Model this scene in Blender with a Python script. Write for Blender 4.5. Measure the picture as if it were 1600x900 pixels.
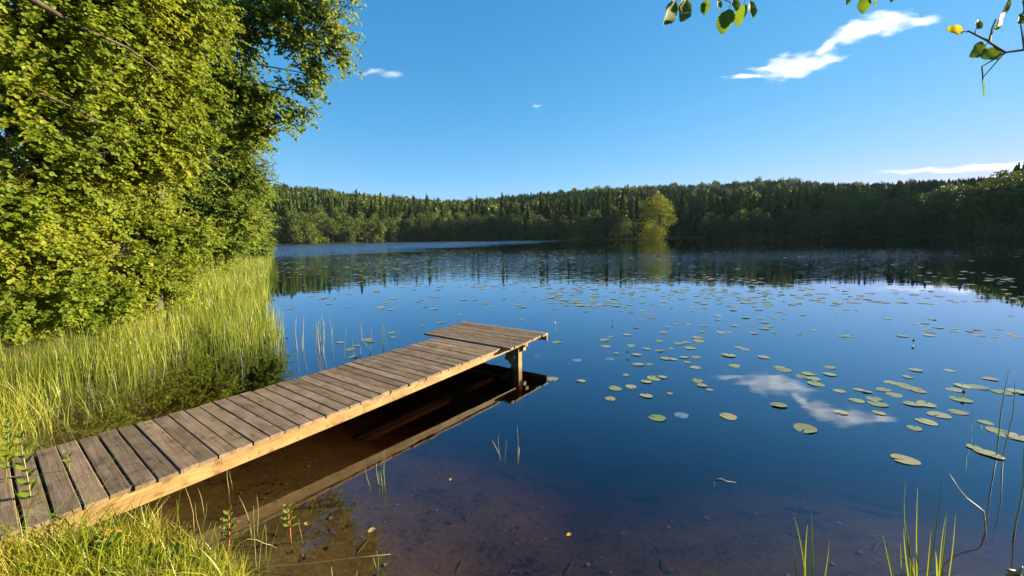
import bpy, math, random
import numpy as np
from mathutils import Vector, Matrix

random.seed(7)
rng = np.random.default_rng(11)
R = math.radians
scene = bpy.context.scene
col = scene.collection
for o in list(bpy.data.objects):
    bpy.data.objects.remove(o)

# ------------------------------------------------------------------ camera
CAM_H = 1.94
F = 660.0                       # focal length in pixels of a 1600 px wide picture
PITCH = math.atan((450 - 368) / F)
ROLL = 0.0125
_c, _s = math.cos(PITCH), math.sin(PITCH)
_fw = Vector((0, _c, -_s)); _r0 = Vector((1, 0, 0)); _u0 = Vector((0, _s, _c))
_r = math.cos(ROLL) * _r0 - math.sin(ROLL) * _u0
_u = math.sin(ROLL) * _r0 + math.cos(ROLL) * _u0
cam_d = bpy.data.cameras.new('camera')
cam_d.sensor_width = 36.0
cam_d.lens = 36.0 * F / 1600.0
cam_d.clip_start = 0.05
cam_d.clip_end = 30000.0
cam = bpy.data.objects.new('camera', cam_d)
col.objects.link(cam)
m = Matrix.Identity(4)
for i in range(3):
    m[i][0] = _r[i]; m[i][1] = _u[i]; m[i][2] = -_fw[i]
m[2][3] = CAM_H
cam.matrix_world = m
scene.camera = cam

# ------------------------------------------------------------------ light
SUN_EL, SUN_AZ = 14.5, 76.0     # degrees; azimuth clockwise from the view direction
SKY_STRENGTH = 0.15
SUN_STRENGTH = 5.0
EXPOSURE = 2.2
HAZE = 0.00005
scene.view_settings.view_transform = 'Standard'
scene.view_settings.look = 'None'
scene.view_settings.gamma = 1.0
scene.view_settings.exposure = EXPOSURE
world = bpy.data.worlds.new('World')
scene.world = world
world.use_nodes = True
nt = world.node_tree
nt.nodes.clear()
sky = nt.nodes.new('ShaderNodeTexSky')
sky.sky_type = 'NISHITA'
sky.sun_disc = False
sky.sun_elevation = R(SUN_EL)
sky.sun_rotation = R(SUN_AZ)
sky.altitude = 200
sky.air_density = 0.6
sky.dust_density = 0.0
sky.ozone_density = 4.0
bg = nt.nodes.new('ShaderNodeBackground')
bg.inputs['Strength'].default_value = SKY_STRENGTH
wo = nt.nodes.new('ShaderNodeOutputWorld')
def wmath(op, a, b):
    n = nt.nodes.new('ShaderNodeMath'); n.operation = op
    for i, v in enumerate((a, b)):
        if isinstance(v, (int, float)): n.inputs[i].default_value = v
        else: nt.links.new(v, n.inputs[i])
    return n.outputs[0]
# clear northern evening air: deeper blue overhead, a softer shoulder towards the sun's side
sep = nt.nodes.new('ShaderNodeSeparateColor'); cmb = nt.nodes.new('ShaderNodeCombineColor')
nt.links.new(sky.outputs[0], sep.inputs[0])
GAIN = 1.0 / (SKY_STRENGTH * 2 ** EXPOSURE)
r_ = wmath('MULTIPLY', wmath('POWER', sep.outputs[0], 1.3), .19 * GAIN)
g_ = wmath('DIVIDE', wmath('MULTIPLY', sep.outputs[1], (.485 * GAIN)), wmath('ADD', wmath('MULTIPLY', sep.outputs[1], .42), 1.0))
b_ = wmath('DIVIDE', wmath('MULTIPLY', sep.outputs[2], .62 * GAIN), wmath('ADD', wmath('MULTIPLY', sep.outputs[2], .42), 1.0))
for i, v in enumerate((r_, g_, b_)): nt.links.new(v, cmb.inputs[i])
nt.links.new(cmb.outputs[0], bg.inputs['Color'])
nt.links.new(bg.outputs[0], wo.inputs['Surface'])
sun_d = bpy.data.lights.new('sun', 'SUN')
sun_d.energy = SUN_STRENGTH
sun_d.angle = R(0.5)
sun_d.color = (1.0, 0.83, 0.57)
sun = bpy.data.objects.new('sun', sun_d)
col.objects.link(sun)
SUN_DIR = Vector((math.sin(R(SUN_AZ)) * math.cos(R(SUN_EL)), math.cos(R(SUN_AZ)) * math.cos(R(SUN_EL)), math.sin(R(SUN_EL))))
sun.rotation_euler = SUN_DIR.to_track_quat('Z', 'Y').to_euler()
sun.location = SUN_DIR * 50

cy = scene.cycles
cy.use_denoising = True
cy.max_bounces = 10
cy.diffuse_bounces = 3
cy.glossy_bounces = 4
cy.transmission_bounces = 4
cy.transparent_max_bounces = 16
cy.volume_bounces = 6
cy.volume_step_rate = 1.0
cy.volume_max_steps = 128
cy.caustics_reflective = False
cy.caustics_refractive = False

# ------------------------------------------------------------------ helpers
def ray(px, py):
    d = _fw + _r * ((px - 800) / F) + _u * (-(py - 450) / F)
    return d

def G(px, py, z=0.0):
    """point of the horizontal plane z seen at a pixel of the photograph"""
    d = ray(px, py)
    t = (z - CAM_H) / d.z
    return Vector((d.x * t, d.y * t, z))

def P(px, py, Y):
    """point at forward distance Y seen at a pixel"""
    d = ray(px, py)
    t = Y / d.y
    return Vector((d.x * t, Y, CAM_H + d.z * t))

def tag(o, label=None, cat=None, group=None, kind=None):
    if label: o['label'] = label
    if cat: o['category'] = cat
    if group: o['group'] = group
    if kind: o['kind'] = kind
    return o

def mesh_np(name, V, faces, mats, midx=None, smooth=False, attrs=None):
    """faces: list of int arrays (n,k)"""
    me = bpy.data.meshes.new(name)
    V = np.asarray(V, dtype=np.float32).reshape(-1, 3)
    faces = [np.asarray(f, dtype=np.int32) for f in faces if len(f)]
    loops = np.concatenate([f.ravel() for f in faces])
    totals = np.concatenate([np.full(len(f), f.shape[1], dtype=np.int32) for f in faces])
    starts = np.zeros(len(totals), dtype=np.int32)
    starts[1:] = np.cumsum(totals)[:-1]
    me.vertices.add(len(V)); me.vertices.foreach_set('co', V.ravel())
    me.loops.add(len(loops)); me.loops.foreach_set('vertex_index', loops)
    me.polygons.add(len(totals)); me.polygons.foreach_set('loop_start', starts)
    for mt in mats: me.materials.append(mt)
    if midx is not None:
        me.polygons.foreach_set('material_index', np.asarray(midx, dtype=np.int32))
    if attrs:
        for k, (typ, arr) in attrs.items():
            a = me.attributes.new(k, typ, 'POINT')
            a.data.foreach_set('vector' if typ == 'FLOAT_VECTOR' else 'value', np.asarray(arr, dtype=np.float32).ravel())
    me.update(calc_edges=True)
    me.validate()
    me.polygons.foreach_set('use_smooth', np.full(len(me.polygons), smooth, dtype=bool))
    return me

def link(name, me, parent=None, loc=(0, 0, 0), rz=0.0):
    o = bpy.data.objects.new(name, me)
    col.objects.link(o)
    o.location = loc
    o.rotation_euler = (0, 0, rz)
    if parent is not None: o.parent = parent
    return o

def empty(name, loc=(0, 0, 0)):
    o = bpy.data.objects.new(name, None)
    o.empty_display_size = 0.2
    col.objects.link(o)
    o.location = loc
    return o

class MB:
    """collects pieces and builds ONE mesh"""
    def __init__(self):
        self.V = []; self.F = {3: [], 4: []}; self.M = {3: [], 4: []}; self.n = 0; self.A = []
    def add(self, V, quads=None, tris=None, mat=0, attr=None):
        V = np.asarray(V, dtype=np.float64).reshape(-1, 3)
        for k, f in ((4, quads), (3, tris)):
            if f is not None and len(f):
                f = np.asarray(f, dtype=np.int64) + self.n
                self.F[k].append(f); self.M[k].append(np.full(len(f), mat))
        self.V.append(V); self.n += len(V)
        self.A.append(np.zeros((len(V), 3)) if attr is None else np.asarray(attr).reshape(-1, 3))
    def build(self, name, mats, parent=None, off=(0, 0, 0), smooth=False, link_it=True, grain=False):
        V = np.concatenate(self.V) - np.asarray(off, dtype=float)
        fs, ms = [], []
        for k in (3, 4):
            if self.F[k]:
                fs.append(np.concatenate(self.F[k])); ms.append(np.concatenate(self.M[k]))
        me = mesh_np(name, V, fs, mats, np.concatenate(ms), smooth,
                     {'grain': ('FLOAT_VECTOR', np.concatenate(self.A))} if grain else None)
        return link(name, me, parent) if link_it else me

def tube(mb, pts, radii, sides=7, mat=0, cap=True):
    pts = [Vector(p) for p in pts]
    n = len(pts)
    V = []
    prev = None
    for i, p in enumerate(pts):
        t = (pts[min(i + 1, n - 1)] - pts[max(i - 1, 0)]).normalized()
        if prev is None:
            a = t.orthogonal().normalized()
        else:
            a = (prev - t * prev.dot(t)).normalized()
        prev = a
        b = t.cross(a)
        for k in range(sides):
            an = 2 * math.pi * k / sides
            V.append(p + (a * math.cos(an) + b * math.sin(an)) * radii[i])
    Q = []
    for i in range(n - 1):
        for k in range(sides):
            k2 = (k + 1) % sides
            Q.append((i * sides + k, i * sides + k2, (i + 1) * sides + k2, (i + 1) * sides + k))
    T = []
    if cap:
        V.append(pts[-1]); e = len(V) - 1
        for k in range(sides):
            T.append(((n - 1) * sides + k, (n - 1) * sides + (k + 1) % sides, e))
    mb.add([tuple(v) for v in V], Q, T, mat)

def box8(mb, c8, mat=0, attr=None):
    """8 corners: bottom ring then top ring"""
    mb.add([tuple(v) for v in c8], [(3, 2, 1, 0), (4, 5, 6, 7), (0, 1, 5, 4), (1, 2, 6, 5), (2, 3, 7, 6), (3, 0, 4, 7)], mat=mat, attr=attr)

def unit(a):
    return a / np.maximum(np.linalg.norm(a, axis=-1, keepdims=True), 1e-9)

def rand_dir(n):
    return unit(rng.normal(size=(n, 3)))

LEAF_NEAR = (np.array([(0, 0, 0), (.5, 0, -.05), (1, 0, .0), (.13, .28, .05), (.55, .44, .09), (.9, .27, .05), (.13, -.28, .05), (.55, -.44, .09), (.9, -.27, .05)]),
             np.array([(0, 1, 4, 3), (1, 2, 5, 4), (0, 6, 7, 1), (1, 7, 8, 2)]))
LEAF_MID = (np.array([(0, 0, 0), (1, 0, 0), (.3, .38, .08), (.82, .34, .06), (.3, -.38, .08), (.82, -.34, .06)]),
            np.array([(0, 1, 3, 2), (0, 4, 5, 1)]))

def leaves(B, D, N, L, tpl):
    """vectorised leaf meshes"""
    T, Q = tpl
    D = unit(D)
    N = unit(N - D * (N * D).sum(1, keepdims=True))
    S = np.cross(N, D)
    L = L[:, None, None]
    V = B[:, None, :] + L * (D[:, None, :] * T[None, :, 0:1] + S[:, None, :] * T[None, :, 1:2] + N[:, None, :] * T[None, :, 2:3])
    n, k = len(B), len(T)
    F_ = (Q[None] + (np.arange(n) * k)[:, None, None]).reshape(-1, Q.shape[1])
    return V.reshape(-1, 3), F_

def blades(B, H, lean, width, segs=4, droop=0.5):
    """grass ribbons: base points, heights, lean vectors (xy), widths"""
    n = len(B)
    t = np.linspace(0, 1, segs + 1)
    az = rng.uniform(0, math.pi, n)
    side = np.stack([np.cos(az), np.sin(az), np.zeros(n)], 1)
    lean3 = np.concatenate([lean, np.zeros((n, 1))], 1)
    ctr = B[:, None, :] + np.array([0, 0, 1.0])[None, None] * (H[:, None] * (t - droop * 0.35 * np.linalg.norm(lean, axis=1)[:, None] * t ** 2))[:, :, None] \
        + lean3[:, None, :] * (H[:, None] * t[None] ** 1.8)[:, :, None]
    w = width[:, None] * np.maximum(0.06, 1 - t[None] ** 2.2)
    Lv = ctr + side[:, None, :] * w[:, :, None] * .5
    Rv = ctr - side[:, None, :] * w[:, :, None] * .5
    V = np.stack([Lv, Rv], 2).reshape(n, -1, 3)
    k = 2 * (segs + 1)
    q = np.array([(2 * i, 2 * i + 1, 2 * i + 3, 2 * i + 2) for i in range(segs)])
    Fq = (q[None] + (np.arange(n) * k)[:, None, None]).reshape(-1, 4)
    return V.reshape(-1, 3), Fq

# ------------------------------------------------------------------ materials
def new_mat(name):
    mt = bpy.data.materials.new(name)
    mt.use_nodes = True
    t = mt.node_tree
    t.nodes.clear()
    out = t.nodes.new('ShaderNodeOutputMaterial')
    return mt, t, out

def N(t, typ, **kw):
    n = t.nodes.new('ShaderNode' + typ)
    for k, v in kw.items():
        if k.startswith('i_'):
            n.inputs[k[2:].replace('_', ' ')].default_value = v
        else:
            setattr(n, k, v)
    return n

def ramp(t, stops):
    n = t.nodes.new('ShaderNodeValToRGB')
    el = n.color_ramp.elements
    while len(el) < len(stops): el.new(0.5)
    for e, (p, c) in zip(el, stops):
        e.position = p
        e.color = (*c, 1) if len(c) == 3 else c
    return n

def leaf_mat(name, cols, trans=(0.22, 0.32, 0.03), tfac=0.4, rough=0.42, spec=0.5, clump=0.0):
    mt, t, out = new_mat(name)
    geo = N(t, 'NewGeometry')
    rp = ramp(t, [(i / max(1, len(cols) - 1), c) for i, c in enumerate(cols)])
    if clump:
        tc = N(t, 'NewGeometry')
        no = N(t, 'TexNoise', i_Scale=clump, i_Detail=2.0)
        t.links.new(tc.outputs['Position'], no.inputs['Vector'])
        ad = N(t, 'Math', operation='ADD')
        mu = N(t, 'Math', operation='MULTIPLY_ADD'); mu.inputs[1].default_value = 1.6; mu.inputs[2].default_value = -0.8
        t.links.new(no.outputs[0], mu.inputs[0])
        mu2 = N(t, 'Math', operation='MULTIPLY_ADD'); mu2.inputs[1].default_value = 0.6; mu2.inputs[2].default_value = 0.2
        t.links.new(geo.outputs['Random Per Island'], mu2.inputs[0])
        t.links.new(mu.outputs[0], ad.inputs[0]); t.links.new(mu2.outputs[0], ad.inputs[1])
        t.links.new(ad.outputs[0], rp.inputs[0])
    else:
        t.links.new(geo.outputs['Random Per Island'], rp.inputs[0])
    pb = N(t, 'BsdfPrincipled'); pb.inputs['Roughness'].default_value = rough
    pb.inputs['Specular IOR Level'].default_value = spec
    t.links.new(rp.outputs[0], pb.inputs['Base Color'])
    tr = N(t, 'BsdfTranslucent')
    mixc = N(t, 'Mix', data_type='RGBA'); mixc.inputs[0].default_value = 0.5
    mixc.inputs[6].default_value = (*trans, 1)
    t.links.new(rp.outputs[0], mixc.inputs[7])
    t.links.new(mixc.outputs[2], tr.inputs['Color'])
    ms = N(t, 'MixShader'); ms.inputs[0].default_value = tfac
    t.links.new(pb.outputs[0], ms.inputs[1]); t.links.new(tr.outputs[0], ms.inputs[2])
    t.links.new(ms.outputs[0], out.inputs['Surface'])
    return mt

def plain_mat(name, c1, c2, scale=6.0, rough=0.8, bump=0.3, detail=6.0, stretch=None):
    mt, t, out = new_mat(name)
    tc = N(t, 'TexCoord')
    mp = N(t, 'Mapping')
    if stretch: mp.inputs['Scale'].default_value = stretch
    no = N(t, 'TexNoise', i_Scale=scale, i_Detail=detail)
    t.links.new(tc.outputs['Object'], mp.inputs[0]); t.links.new(mp.outputs[0], no.inputs['Vector'])
    rp = ramp(t, [(0.3, c1), (0.7, c2)])
    t.links.new(no.outputs[0], rp.inputs[0])
    pb = N(t, 'BsdfPrincipled', i_Roughness=rough)
    t.links.new(rp.outputs[0], pb.inputs['Base Color'])
    if bump:
        b = N(t, 'Bump', i_Strength=bump, i_Distance=0.02)
        t.links.new(no.outputs[0], b.inputs['Height']); t.links.new(b.outputs[0], pb.inputs['Normal'])
    t.links.new(pb.outputs[0], out.inputs['Surface'])
    return mt

def wood_mat(name, cols, knots, rough=0.75, vary=0.35, wear=0.5):
    """sawn board: grain runs along the x of the 'grain' attribute"""
    mt, t, out = new_mat(name)
    at = N(t, 'Attribute', attribute_name='grain')
    mp = N(t, 'Mapping'); mp.inputs['Scale'].default_value = (1.6, 34, 30)
    t.links.new(at.outputs['Vector'], mp.inputs[0])
    n1 = N(t, 'TexNoise', i_Scale=1.6, i_Detail=8.0, i_Roughness=0.65, i_Distortion=0.5)
    t.links.new(mp.outputs[0], n1.inputs['Vector'])
    mp2 = N(t, 'Mapping'); mp2.inputs['Scale'].default_value = (2.2, 5, 5)
    t.links.new(at.outputs['Vector'], mp2.inputs[0])
    n2 = N(t, 'TexNoise', i_Scale=2.0, i_Detail=5.0)
    t.links.new(mp2.outputs[0], n2.inputs['Vector'])
    rp = ramp(t, [(0.25 + 0.5 * i / (len(cols) - 1), c) for i, c in enumerate(cols)])
    mx = N(t, 'Math', operation='MULTIPLY_ADD'); mx.inputs[1].default_value = wear
    t.links.new(n2.outputs[0], mx.inputs[0])
    m3 = N(t, 'Math', operation='MULTIPLY'); m3.inputs[1].default_value = 1 - wear
    t.links.new(n1.outputs[0], m3.inputs[0]); t.links.new(m3.outputs[0], mx.inputs[2])
    t.links.new(mx.outputs[0], rp.inputs[0])
    # knots
    mp3 = N(t, 'Mapping'); mp3.inputs['Scale'].default_value = (3.0, 9, 9)
    t.links.new(at.outputs['Vector'], mp3.inputs[0])
    vo = N(t, 'TexVoronoi', i_Scale=1.0); t.links.new(mp3.outputs[0], vo.inputs['Vector'])
    kr = ramp(t, [(0.05, (1, 1, 1)), (0.16, (0, 0, 0))]); t.links.new(vo.outputs['Distance'], kr.inputs[0])
    mk = N(t, 'Mix', data_type='RGBA'); mk.inputs[7].default_value = (*knots, 1)
    km = N(t, 'Math', operation='MULTIPLY'); km.inputs[1].default_value = 0.7
    t.links.new(kr.outputs[0], km.inputs[0])
    t.links.new(km.outputs[0], mk.inputs[0]); t.links.new(rp.outputs[0], mk.inputs[6])
    # each board its own tone
    geo = N(t, 'NewGeometry')
    hv = N(t, 'HueSaturation')
    mr = N(t, 'MapRange'); mr.inputs[3].default_value = 1 - vary; mr.inputs[4].default_value = 1 + vary
    t.links.new(geo.outputs['Random Per Island'], mr.inputs[0]); t.links.new(mr.outputs[0], hv.inputs['Value'])
    t.links.new(mk.outputs[2], hv.inputs['Color'])
    # dried stains and pale specks
    n4 = N(t, 'TexNoise', i_Scale=9.0, i_Detail=3.0, i_Roughness=.7); t.links.new(at.outputs['Vector'], n4.inputs['Vector'])
    s4 = ramp(t, [(.30, (.45, .42, .40)), (.46, (1, 1, 1)), (.70, (1, 1, 1)), (.78, (1.7, 1.65, 1.5))]); t.links.new(n4.outputs[0], s4.inputs[0])
    m4 = N(t, 'Mix', data_type='RGBA', blend_type='MULTIPLY'); m4.inputs[0].default_value = 1.0
    t.links.new(hv.outputs[0], m4.inputs[6]); t.links.new(s4.outputs[0], m4.inputs[7])
    pb = N(t, 'BsdfPrincipled', i_Roughness=rough)
    pb.inputs['Specular IOR Level'].default_value = 0.3
    t.links.new(m4.outputs[2], pb.inputs['Base Color'])
    b = N(t, 'Bump', i_Strength=0.55, i_Distance=0.006)
    t.links.new(n1.outputs[0], b.inputs['Height']); t.links.new(b.outputs[0], pb.inputs['Normal'])
    t.links.new(pb.outputs[0], out.inputs['Surface'])
    return mt

M_leaf = leaf_mat('alder_leaf', [(.05, .09, .008), (.11, .155, .010), (.18, .215, .012), (.26, .26, .02)], trans=(.38, .46, .02), tfac=.48, rough=.55, spec=.22, clump=0.9)
M_leaf2 = leaf_mat('alder_leaf_cool', [(.045, .085, .010), (.095, .14, .012), (.15, .19, .018), (.22, .235, .03)], trans=(.32, .42, .03), tfac=.46, rough=.55, spec=.22, clump=0.7)
M_reed = leaf_mat('reed_blade', [(.05, .09, .008), (.14, .19, .012), (.22, .25, .018), (.34, .29, .05)], trans=(.34, .40, .04), tfac=.42, clump=0.8)
M_grass = leaf_mat('grass_blade', [(.08, .13, .008), (.17, .21, .010), (.26, .26, .014), (.33, .24, .05)], trans=(.38, .38, .03), tfac=.4, clump=2.5)
M_dry = leaf_mat('dry_stem', [(.20, .16, .07), (.30, .24, .11), (.26, .16, .08)], trans=(.3, .22, .08), tfac=.2)
M_rush = leaf_mat('green_rush', [(.10, .15, .03), (.16, .20, .05), (.22, .22, .08)], trans=(.25, .3, .05), tfac=.25)
M_herb = leaf_mat('herb_leaf', [(.08, .14, .015), (.14, .20, .02), (.20, .22, .02)], trans=(.35, .42, .03), tfac=.4)
M_yellow = leaf_mat('yellow_petal', [(.55, .30, .01), (.7, .4, .02)], trans=(.6, .4, .02), tfac=.3)
M_red = plain_mat('red_stem', (.30, .06, .03), (.40, .12, .05), 20, .6, 0)
M_bark = plain_mat('grey_brown_bark', (.035, .026, .018), (.10, .075, .055), 9, .9, .6, stretch=(1, 1, .25))
M_twig = plain_mat('twig_bark', (.12, .07, .04), (.22, .14, .08), 12, .8, .2)
M_deck = wood_mat('weathered_deck_board', [(.045, .03, .02), (.135, .092, .057), (.205, .148, .096), (.30, .24, .17)], (.05, .032, .02), vary=.28)
M_beam = wood_mat('pale_pine_beam', [(.05, .028, .012), (.19, .115, .042), (.28, .185, .072), (.36, .26, .12)], (.10, .05, .02), vary=.12, wear=.5)
M_sunk = wood_mat('sunken_wood', [(.05, .04, .02), (.10, .08, .04), (.15, .12, .06)], (.05, .03, .02), vary=.2)
M_spruce = leaf_mat('spruce_needles', [(.012, .028, .010), (.026, .048, .012), (.048, .074, .015), (.085, .088, .02)], trans=(.05, .08, .02), tfac=.07, rough=1.0, spec=.0, clump=.08)
M_birch = leaf_mat('far_leaf', [(.035, .062, .012), (.07, .105, .014), (.135, .16, .018)], trans=(.20, .25, .03), tfac=.17, rough=.6, spec=.25, clump=.10)
M_pale = plain_mat('pale_petal', (.6, .6, .5), (.75, .75, .65), 9, .5, 0)
M_bud = plain_mat('bud_green', (.05, .05, .02), (.12, .10, .03), 9, .95, 0)
M_stone = plain_mat('orange_crust', (.16, .06, .012), (.48, .22, .04), 60, .9, .8)

def lily_mat(name, cols, rough=0.3):
    mt, t, out = new_mat(name)
    oi = N(t, 'ObjectInfo'); geo = N(t, 'NewGeometry')
    ad = N(t, 'Math', operation='ADD'); fr = N(t, 'Math', operation='FRACT')
    t.links.new(oi.outputs['Random'], ad.inputs[0]); t.links.new(geo.outputs['Random Per Island'], ad.inputs[1]); t.links.new(ad.outputs[0], fr.inputs[0])
    rp = ramp(t, [(i / (len(cols) - 1), c) for i, c in enumerate(cols)])
    t.links.new(fr.outputs[0], rp.inputs[0])
    tc = N(t, 'TexCoord'); no = N(t, 'TexNoise', i_Scale=26.0, i_Detail=4.0)
    t.links.new(tc.outputs['Object'], no.inputs['Vector'])
    sp = ramp(t, [(.55, (0, 0, 0)), (.68, (1, 1, 1))]); t.links.new(no.outputs[0], sp.inputs[0])
    mx = N(t, 'Mix', data_type='RGBA'); mx.inputs[7].default_value = (.20, .13, .05, 1)
    sm = N(t, 'Math', operation='MULTIPLY'); sm.inputs[1].default_value = .55
    t.links.new(sp.outputs[0], sm.inputs[0]); t.links.new(sm.outputs[0], mx.inputs[0]); t.links.new(rp.outputs[0], mx.inputs[6])
    pb = N(t, 'BsdfPrincipled', i_Roughness=rough); pb.inputs['Specular IOR Level'].default_value = .6
    t.links.new(mx.outputs[2], pb.inputs['Base Color'])
    t.links.new(pb.outputs[0], out.inputs['Surface'])
    return mt
M_pad = lily_mat('lily_pad_skin', [(.15, .19, .04), (.21, .23, .065), (.26, .25, .09), (.19, .21, .055), (.23, .19, .07)])
M_pad_old = lily_mat('old_lily_pad', [(.22, .14, .06), (.30, .19, .09)], .4)
M_pad_sunk = lily_mat('sunken_pad', [(.16, .22, .14), (.2, .26, .17)], .5)

# ------------------------------------------------------------------ lake outline, terrain
def catmull(pts, n=6):
    pts = np.array(pts, float); m_ = len(pts); out = []
    for i in range(m_):
        p0, p1, p2, p3 = pts[i - 1], pts[i], pts[(i + 1) % m_], pts[(i + 2) % m_]
        for j in range(n):
            t_ = j / n
            out.append(0.5 * ((2 * p1) + (-p0 + p2) * t_ + (2 * p0 - 5 * p1 + 4 * p2 - p3) * t_ ** 2 + (-p0 + 3 * p1 - 3 * p2 + p3) * t_ ** 3))
    return np.array(out)

LAKE = catmull([(-29, 46), (-17, 24), (-10.5, 13), (-7.6, 8), (-6.6, 5.4), (-5.2, 4.1), (-3.9, 3.25), (-3.0, 2.72), (-2.35, 2.5), (-1.85, 2.4), (-1.5, 2.15), (-1.2, 1.75), (-.75, 1.35), (-.1, 1.05), (.6, 1.0), (1.6, 1.2), (2.6, 1.25), (4.5, .6), (8, -1), (16, -4), (40, -12), (70, -8), (92, 20), (104, 55), (110, 92),
                (126, 138), (104, 166), (72, 172), (51, 160), (41, 151), (30, 158), (12, 166), (-20, 170), (-47, 158), (-80, 134), (-112, 112), (-92, 84), (-55, 66)], 6)

def signed_dist(x, y):
    """metres from the shoreline, positive on land"""
    x = np.asarray(x, float); y = np.asarray(y, float)
    a = LAKE; b = np.roll(LAKE, -1, 0)
    best = np.full(x.shape, 1e18); inside = np.zeros(x.shape, bool)
    for (x0, y0), (x1, y1) in zip(a, b):
        dx, dy = x1 - x0, y1 - y0
        t_ = np.clip(((x - x0) * dx + (y - y0) * dy) / (dx * dx + dy * dy), 0, 1)
        d = (x - x0 - t_ * dx) ** 2 + (y - y0 - t_ * dy) ** 2
        best = np.minimum(best, d)
        c = ((y0 > y) != (y1 > y)) & (x < (x1 - x0) * (y - y0) / (y1 - y0 + 1e-30) + x0)
        inside ^= c
    d = np.sqrt(best)
    return np.where(inside, -d, d)

def vnoise(x, y, seed=0):
    """smooth value noise"""
    xi = np.floor(x).astype(np.int64); yi = np.floor(y).astype(np.int64)
    fx = x - xi; fy = y - yi
    fx = fx * fx * (3 - 2 * fx); fy = fy * fy * (3 - 2 * fy)
    def h(a, b):
        v = np.sin(a * 127.1 + b * 311.7 + seed * 74.7) * 43758.5453
        return v - np.floor(v)
    return (h(xi, yi) * (1 - fx) + h(xi + 1, yi) * fx) * (1 - fy) + (h(xi, yi + 1) * (1 - fx) + h(xi + 1, yi + 1) * fx) * fy

# ridge height of the ground over the lake, by direction tan(azimuth) = x/y
RT = np.array([-3.0, -1.2, -.576, -.45, -.30, -.15, 0.0, .15, .30, .45, .61, .91, 1.21, 2.0, 4.0])
RH = np.array([10, 40, 55, 53, 47, 40, 46, 52, 55, 56, 55, 44, 30, 20, 5.0])
def ground_z(x, y):
    sd = signed_dist(x, y)
    bank = 0.36 * (1 - np.exp(-np.maximum(sd, 0) / .55)) + 0.02 * np.maximum(sd, 0).clip(0, 40) + .07 * (vnoise(x * 1.3, y * 1.3, 1) - .5) * np.clip(sd, 0, 1)
    far = np.clip((y - 110) / 40, 0, 1)
    tn = np.where(y > 1, x / np.maximum(y, 1), 9.0)
    ridge = np.interp(tn, RT, RH) * far
    q = np.clip((sd - 25) / 430, 0, 1)
    hill = ridge * (q ** 0.95 * (1.0 - .0 * q)) + 9 * (vnoise(x / 90, y / 90, 3) - .5) * np.clip(sd / 150, 0, 1) * far
    hill = hill + 50 * np.exp(-((x - 289) / 31) ** 2 - ((y - 194) / 29) ** 2) * np.clip(sd / 30, 0, 1)  # added mound, out of view at right, shaped to shade the right forest
    beyond = np.clip((sd - 480) / 500, 0, 1) * 20
    dd = np.maximum(-sd, 0)
    bed = -(0.15 * dd.clip(0, 1.7) + 0.30 * (dd - 1.7).clip(0, 12)) - .05 * (vnoise(x * .9, y * .9, 5) - .5) * np.clip(dd, 0, 1)
    return np.where(sd > 0, bank + hill - beyond, bed)

nr, na = 270, 560
rr = np.concatenate([[0.0], np.geomspace(.35, 1600, nr)])
aa = np.linspace(0, 2 * math.pi, na, endpoint=False)
X = rr[:, None] * np.sin(aa)[None]; Y = rr[:, None] * np.cos(aa)[None]
Z = ground_z(X, Y)
V = np.stack([X, Y, Z], -1).reshape(-1, 3)
ii = np.arange(nr)[:, None] * na; jj = np.arange(na)[None]; j2 = (jj + 1) % na
Q = np.stack([ii + jj, ii + j2, ii + na + j2, ii + na + jj], -1).reshape(-1, 4)
mt, t, out = new_mat('ground_soil')
geo = N(t, 'NewGeometry'); sx = N(t, 'SeparateXYZ'); t.links.new(geo.outputs['Position'], sx.inputs[0])
n1 = N(t, 'TexNoise', i_Scale=2.2, i_Detail=8.0, i_Roughness=.65); t.links.new(geo.outputs['Position'], n1.inputs['Vector'])
n2 = N(t, 'TexNoise', i_Scale=23.0, i_Detail=5.0, i_Roughness=.7); t.links.new(geo.outputs['Position'], n2.inputs['Vector'])
av = N(t, 'Math', operation='MULTIPLY_ADD'); av.inputs[1].default_value = .55
hv = N(t, 'Math', operation='MULTIPLY'); hv.inputs[1].default_value = .45
t.links.new(n2.outputs[0], hv.inputs[0]); t.links.new(n1.outputs[0], av.inputs[0]); t.links.new(hv.outputs[0], av.inputs[2])
bedr = ramp(t, [(.36, (.016, .010, .003)), (.45, (.078, .053, .015)), (.6, (.125, .087, .027)), (.68, (.20, .14, .05))])
t.links.new(av.outputs[0], bedr.inputs[0])
landr = ramp(t, [(.3, (.035, .03, .012)), (.5, (.05, .06, .015)), (.7, (.10, .085, .03))])
t.links.new(n1.outputs[0], landr.inputs[0])
zr = N(t, 'MapRange'); zr.inputs[1].default_value = -.03; zr.inputs[2].default_value = .06
t.links.new(sx.outputs['Z'], zr.inputs[0])
mx = N(t, 'Mix', data_type='RGBA'); t.links.new(zr.outputs[0], mx.inputs[0]); t.links.new(bedr.outputs[0], mx.inputs[6]); t.links.new(landr.outputs[0], mx.inputs[7])
pb = N(t, 'BsdfPrincipled', i_Roughness=.95); pb.inputs['Specular IOR Level'].default_value = .1
bp = N(t, 'Bump', i_Strength=.5, i_Distance=.03); t.links.new(av.outputs[0], bp.inputs['Height']); t.links.new(bp.outputs[0], pb.inputs['Normal'])
t.links.new(mx.outputs[2], pb.inputs['Base Color']); t.links.new(pb.outputs[0], out.inputs['Surface'])
M_ground = mt
ground = link('ground', mesh_np('ground', V, [Q], [M_ground], smooth=True))
tag(ground, 'lake bed, grassy bank and wooded hills around the lake', 'ground', kind='structure')

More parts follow.
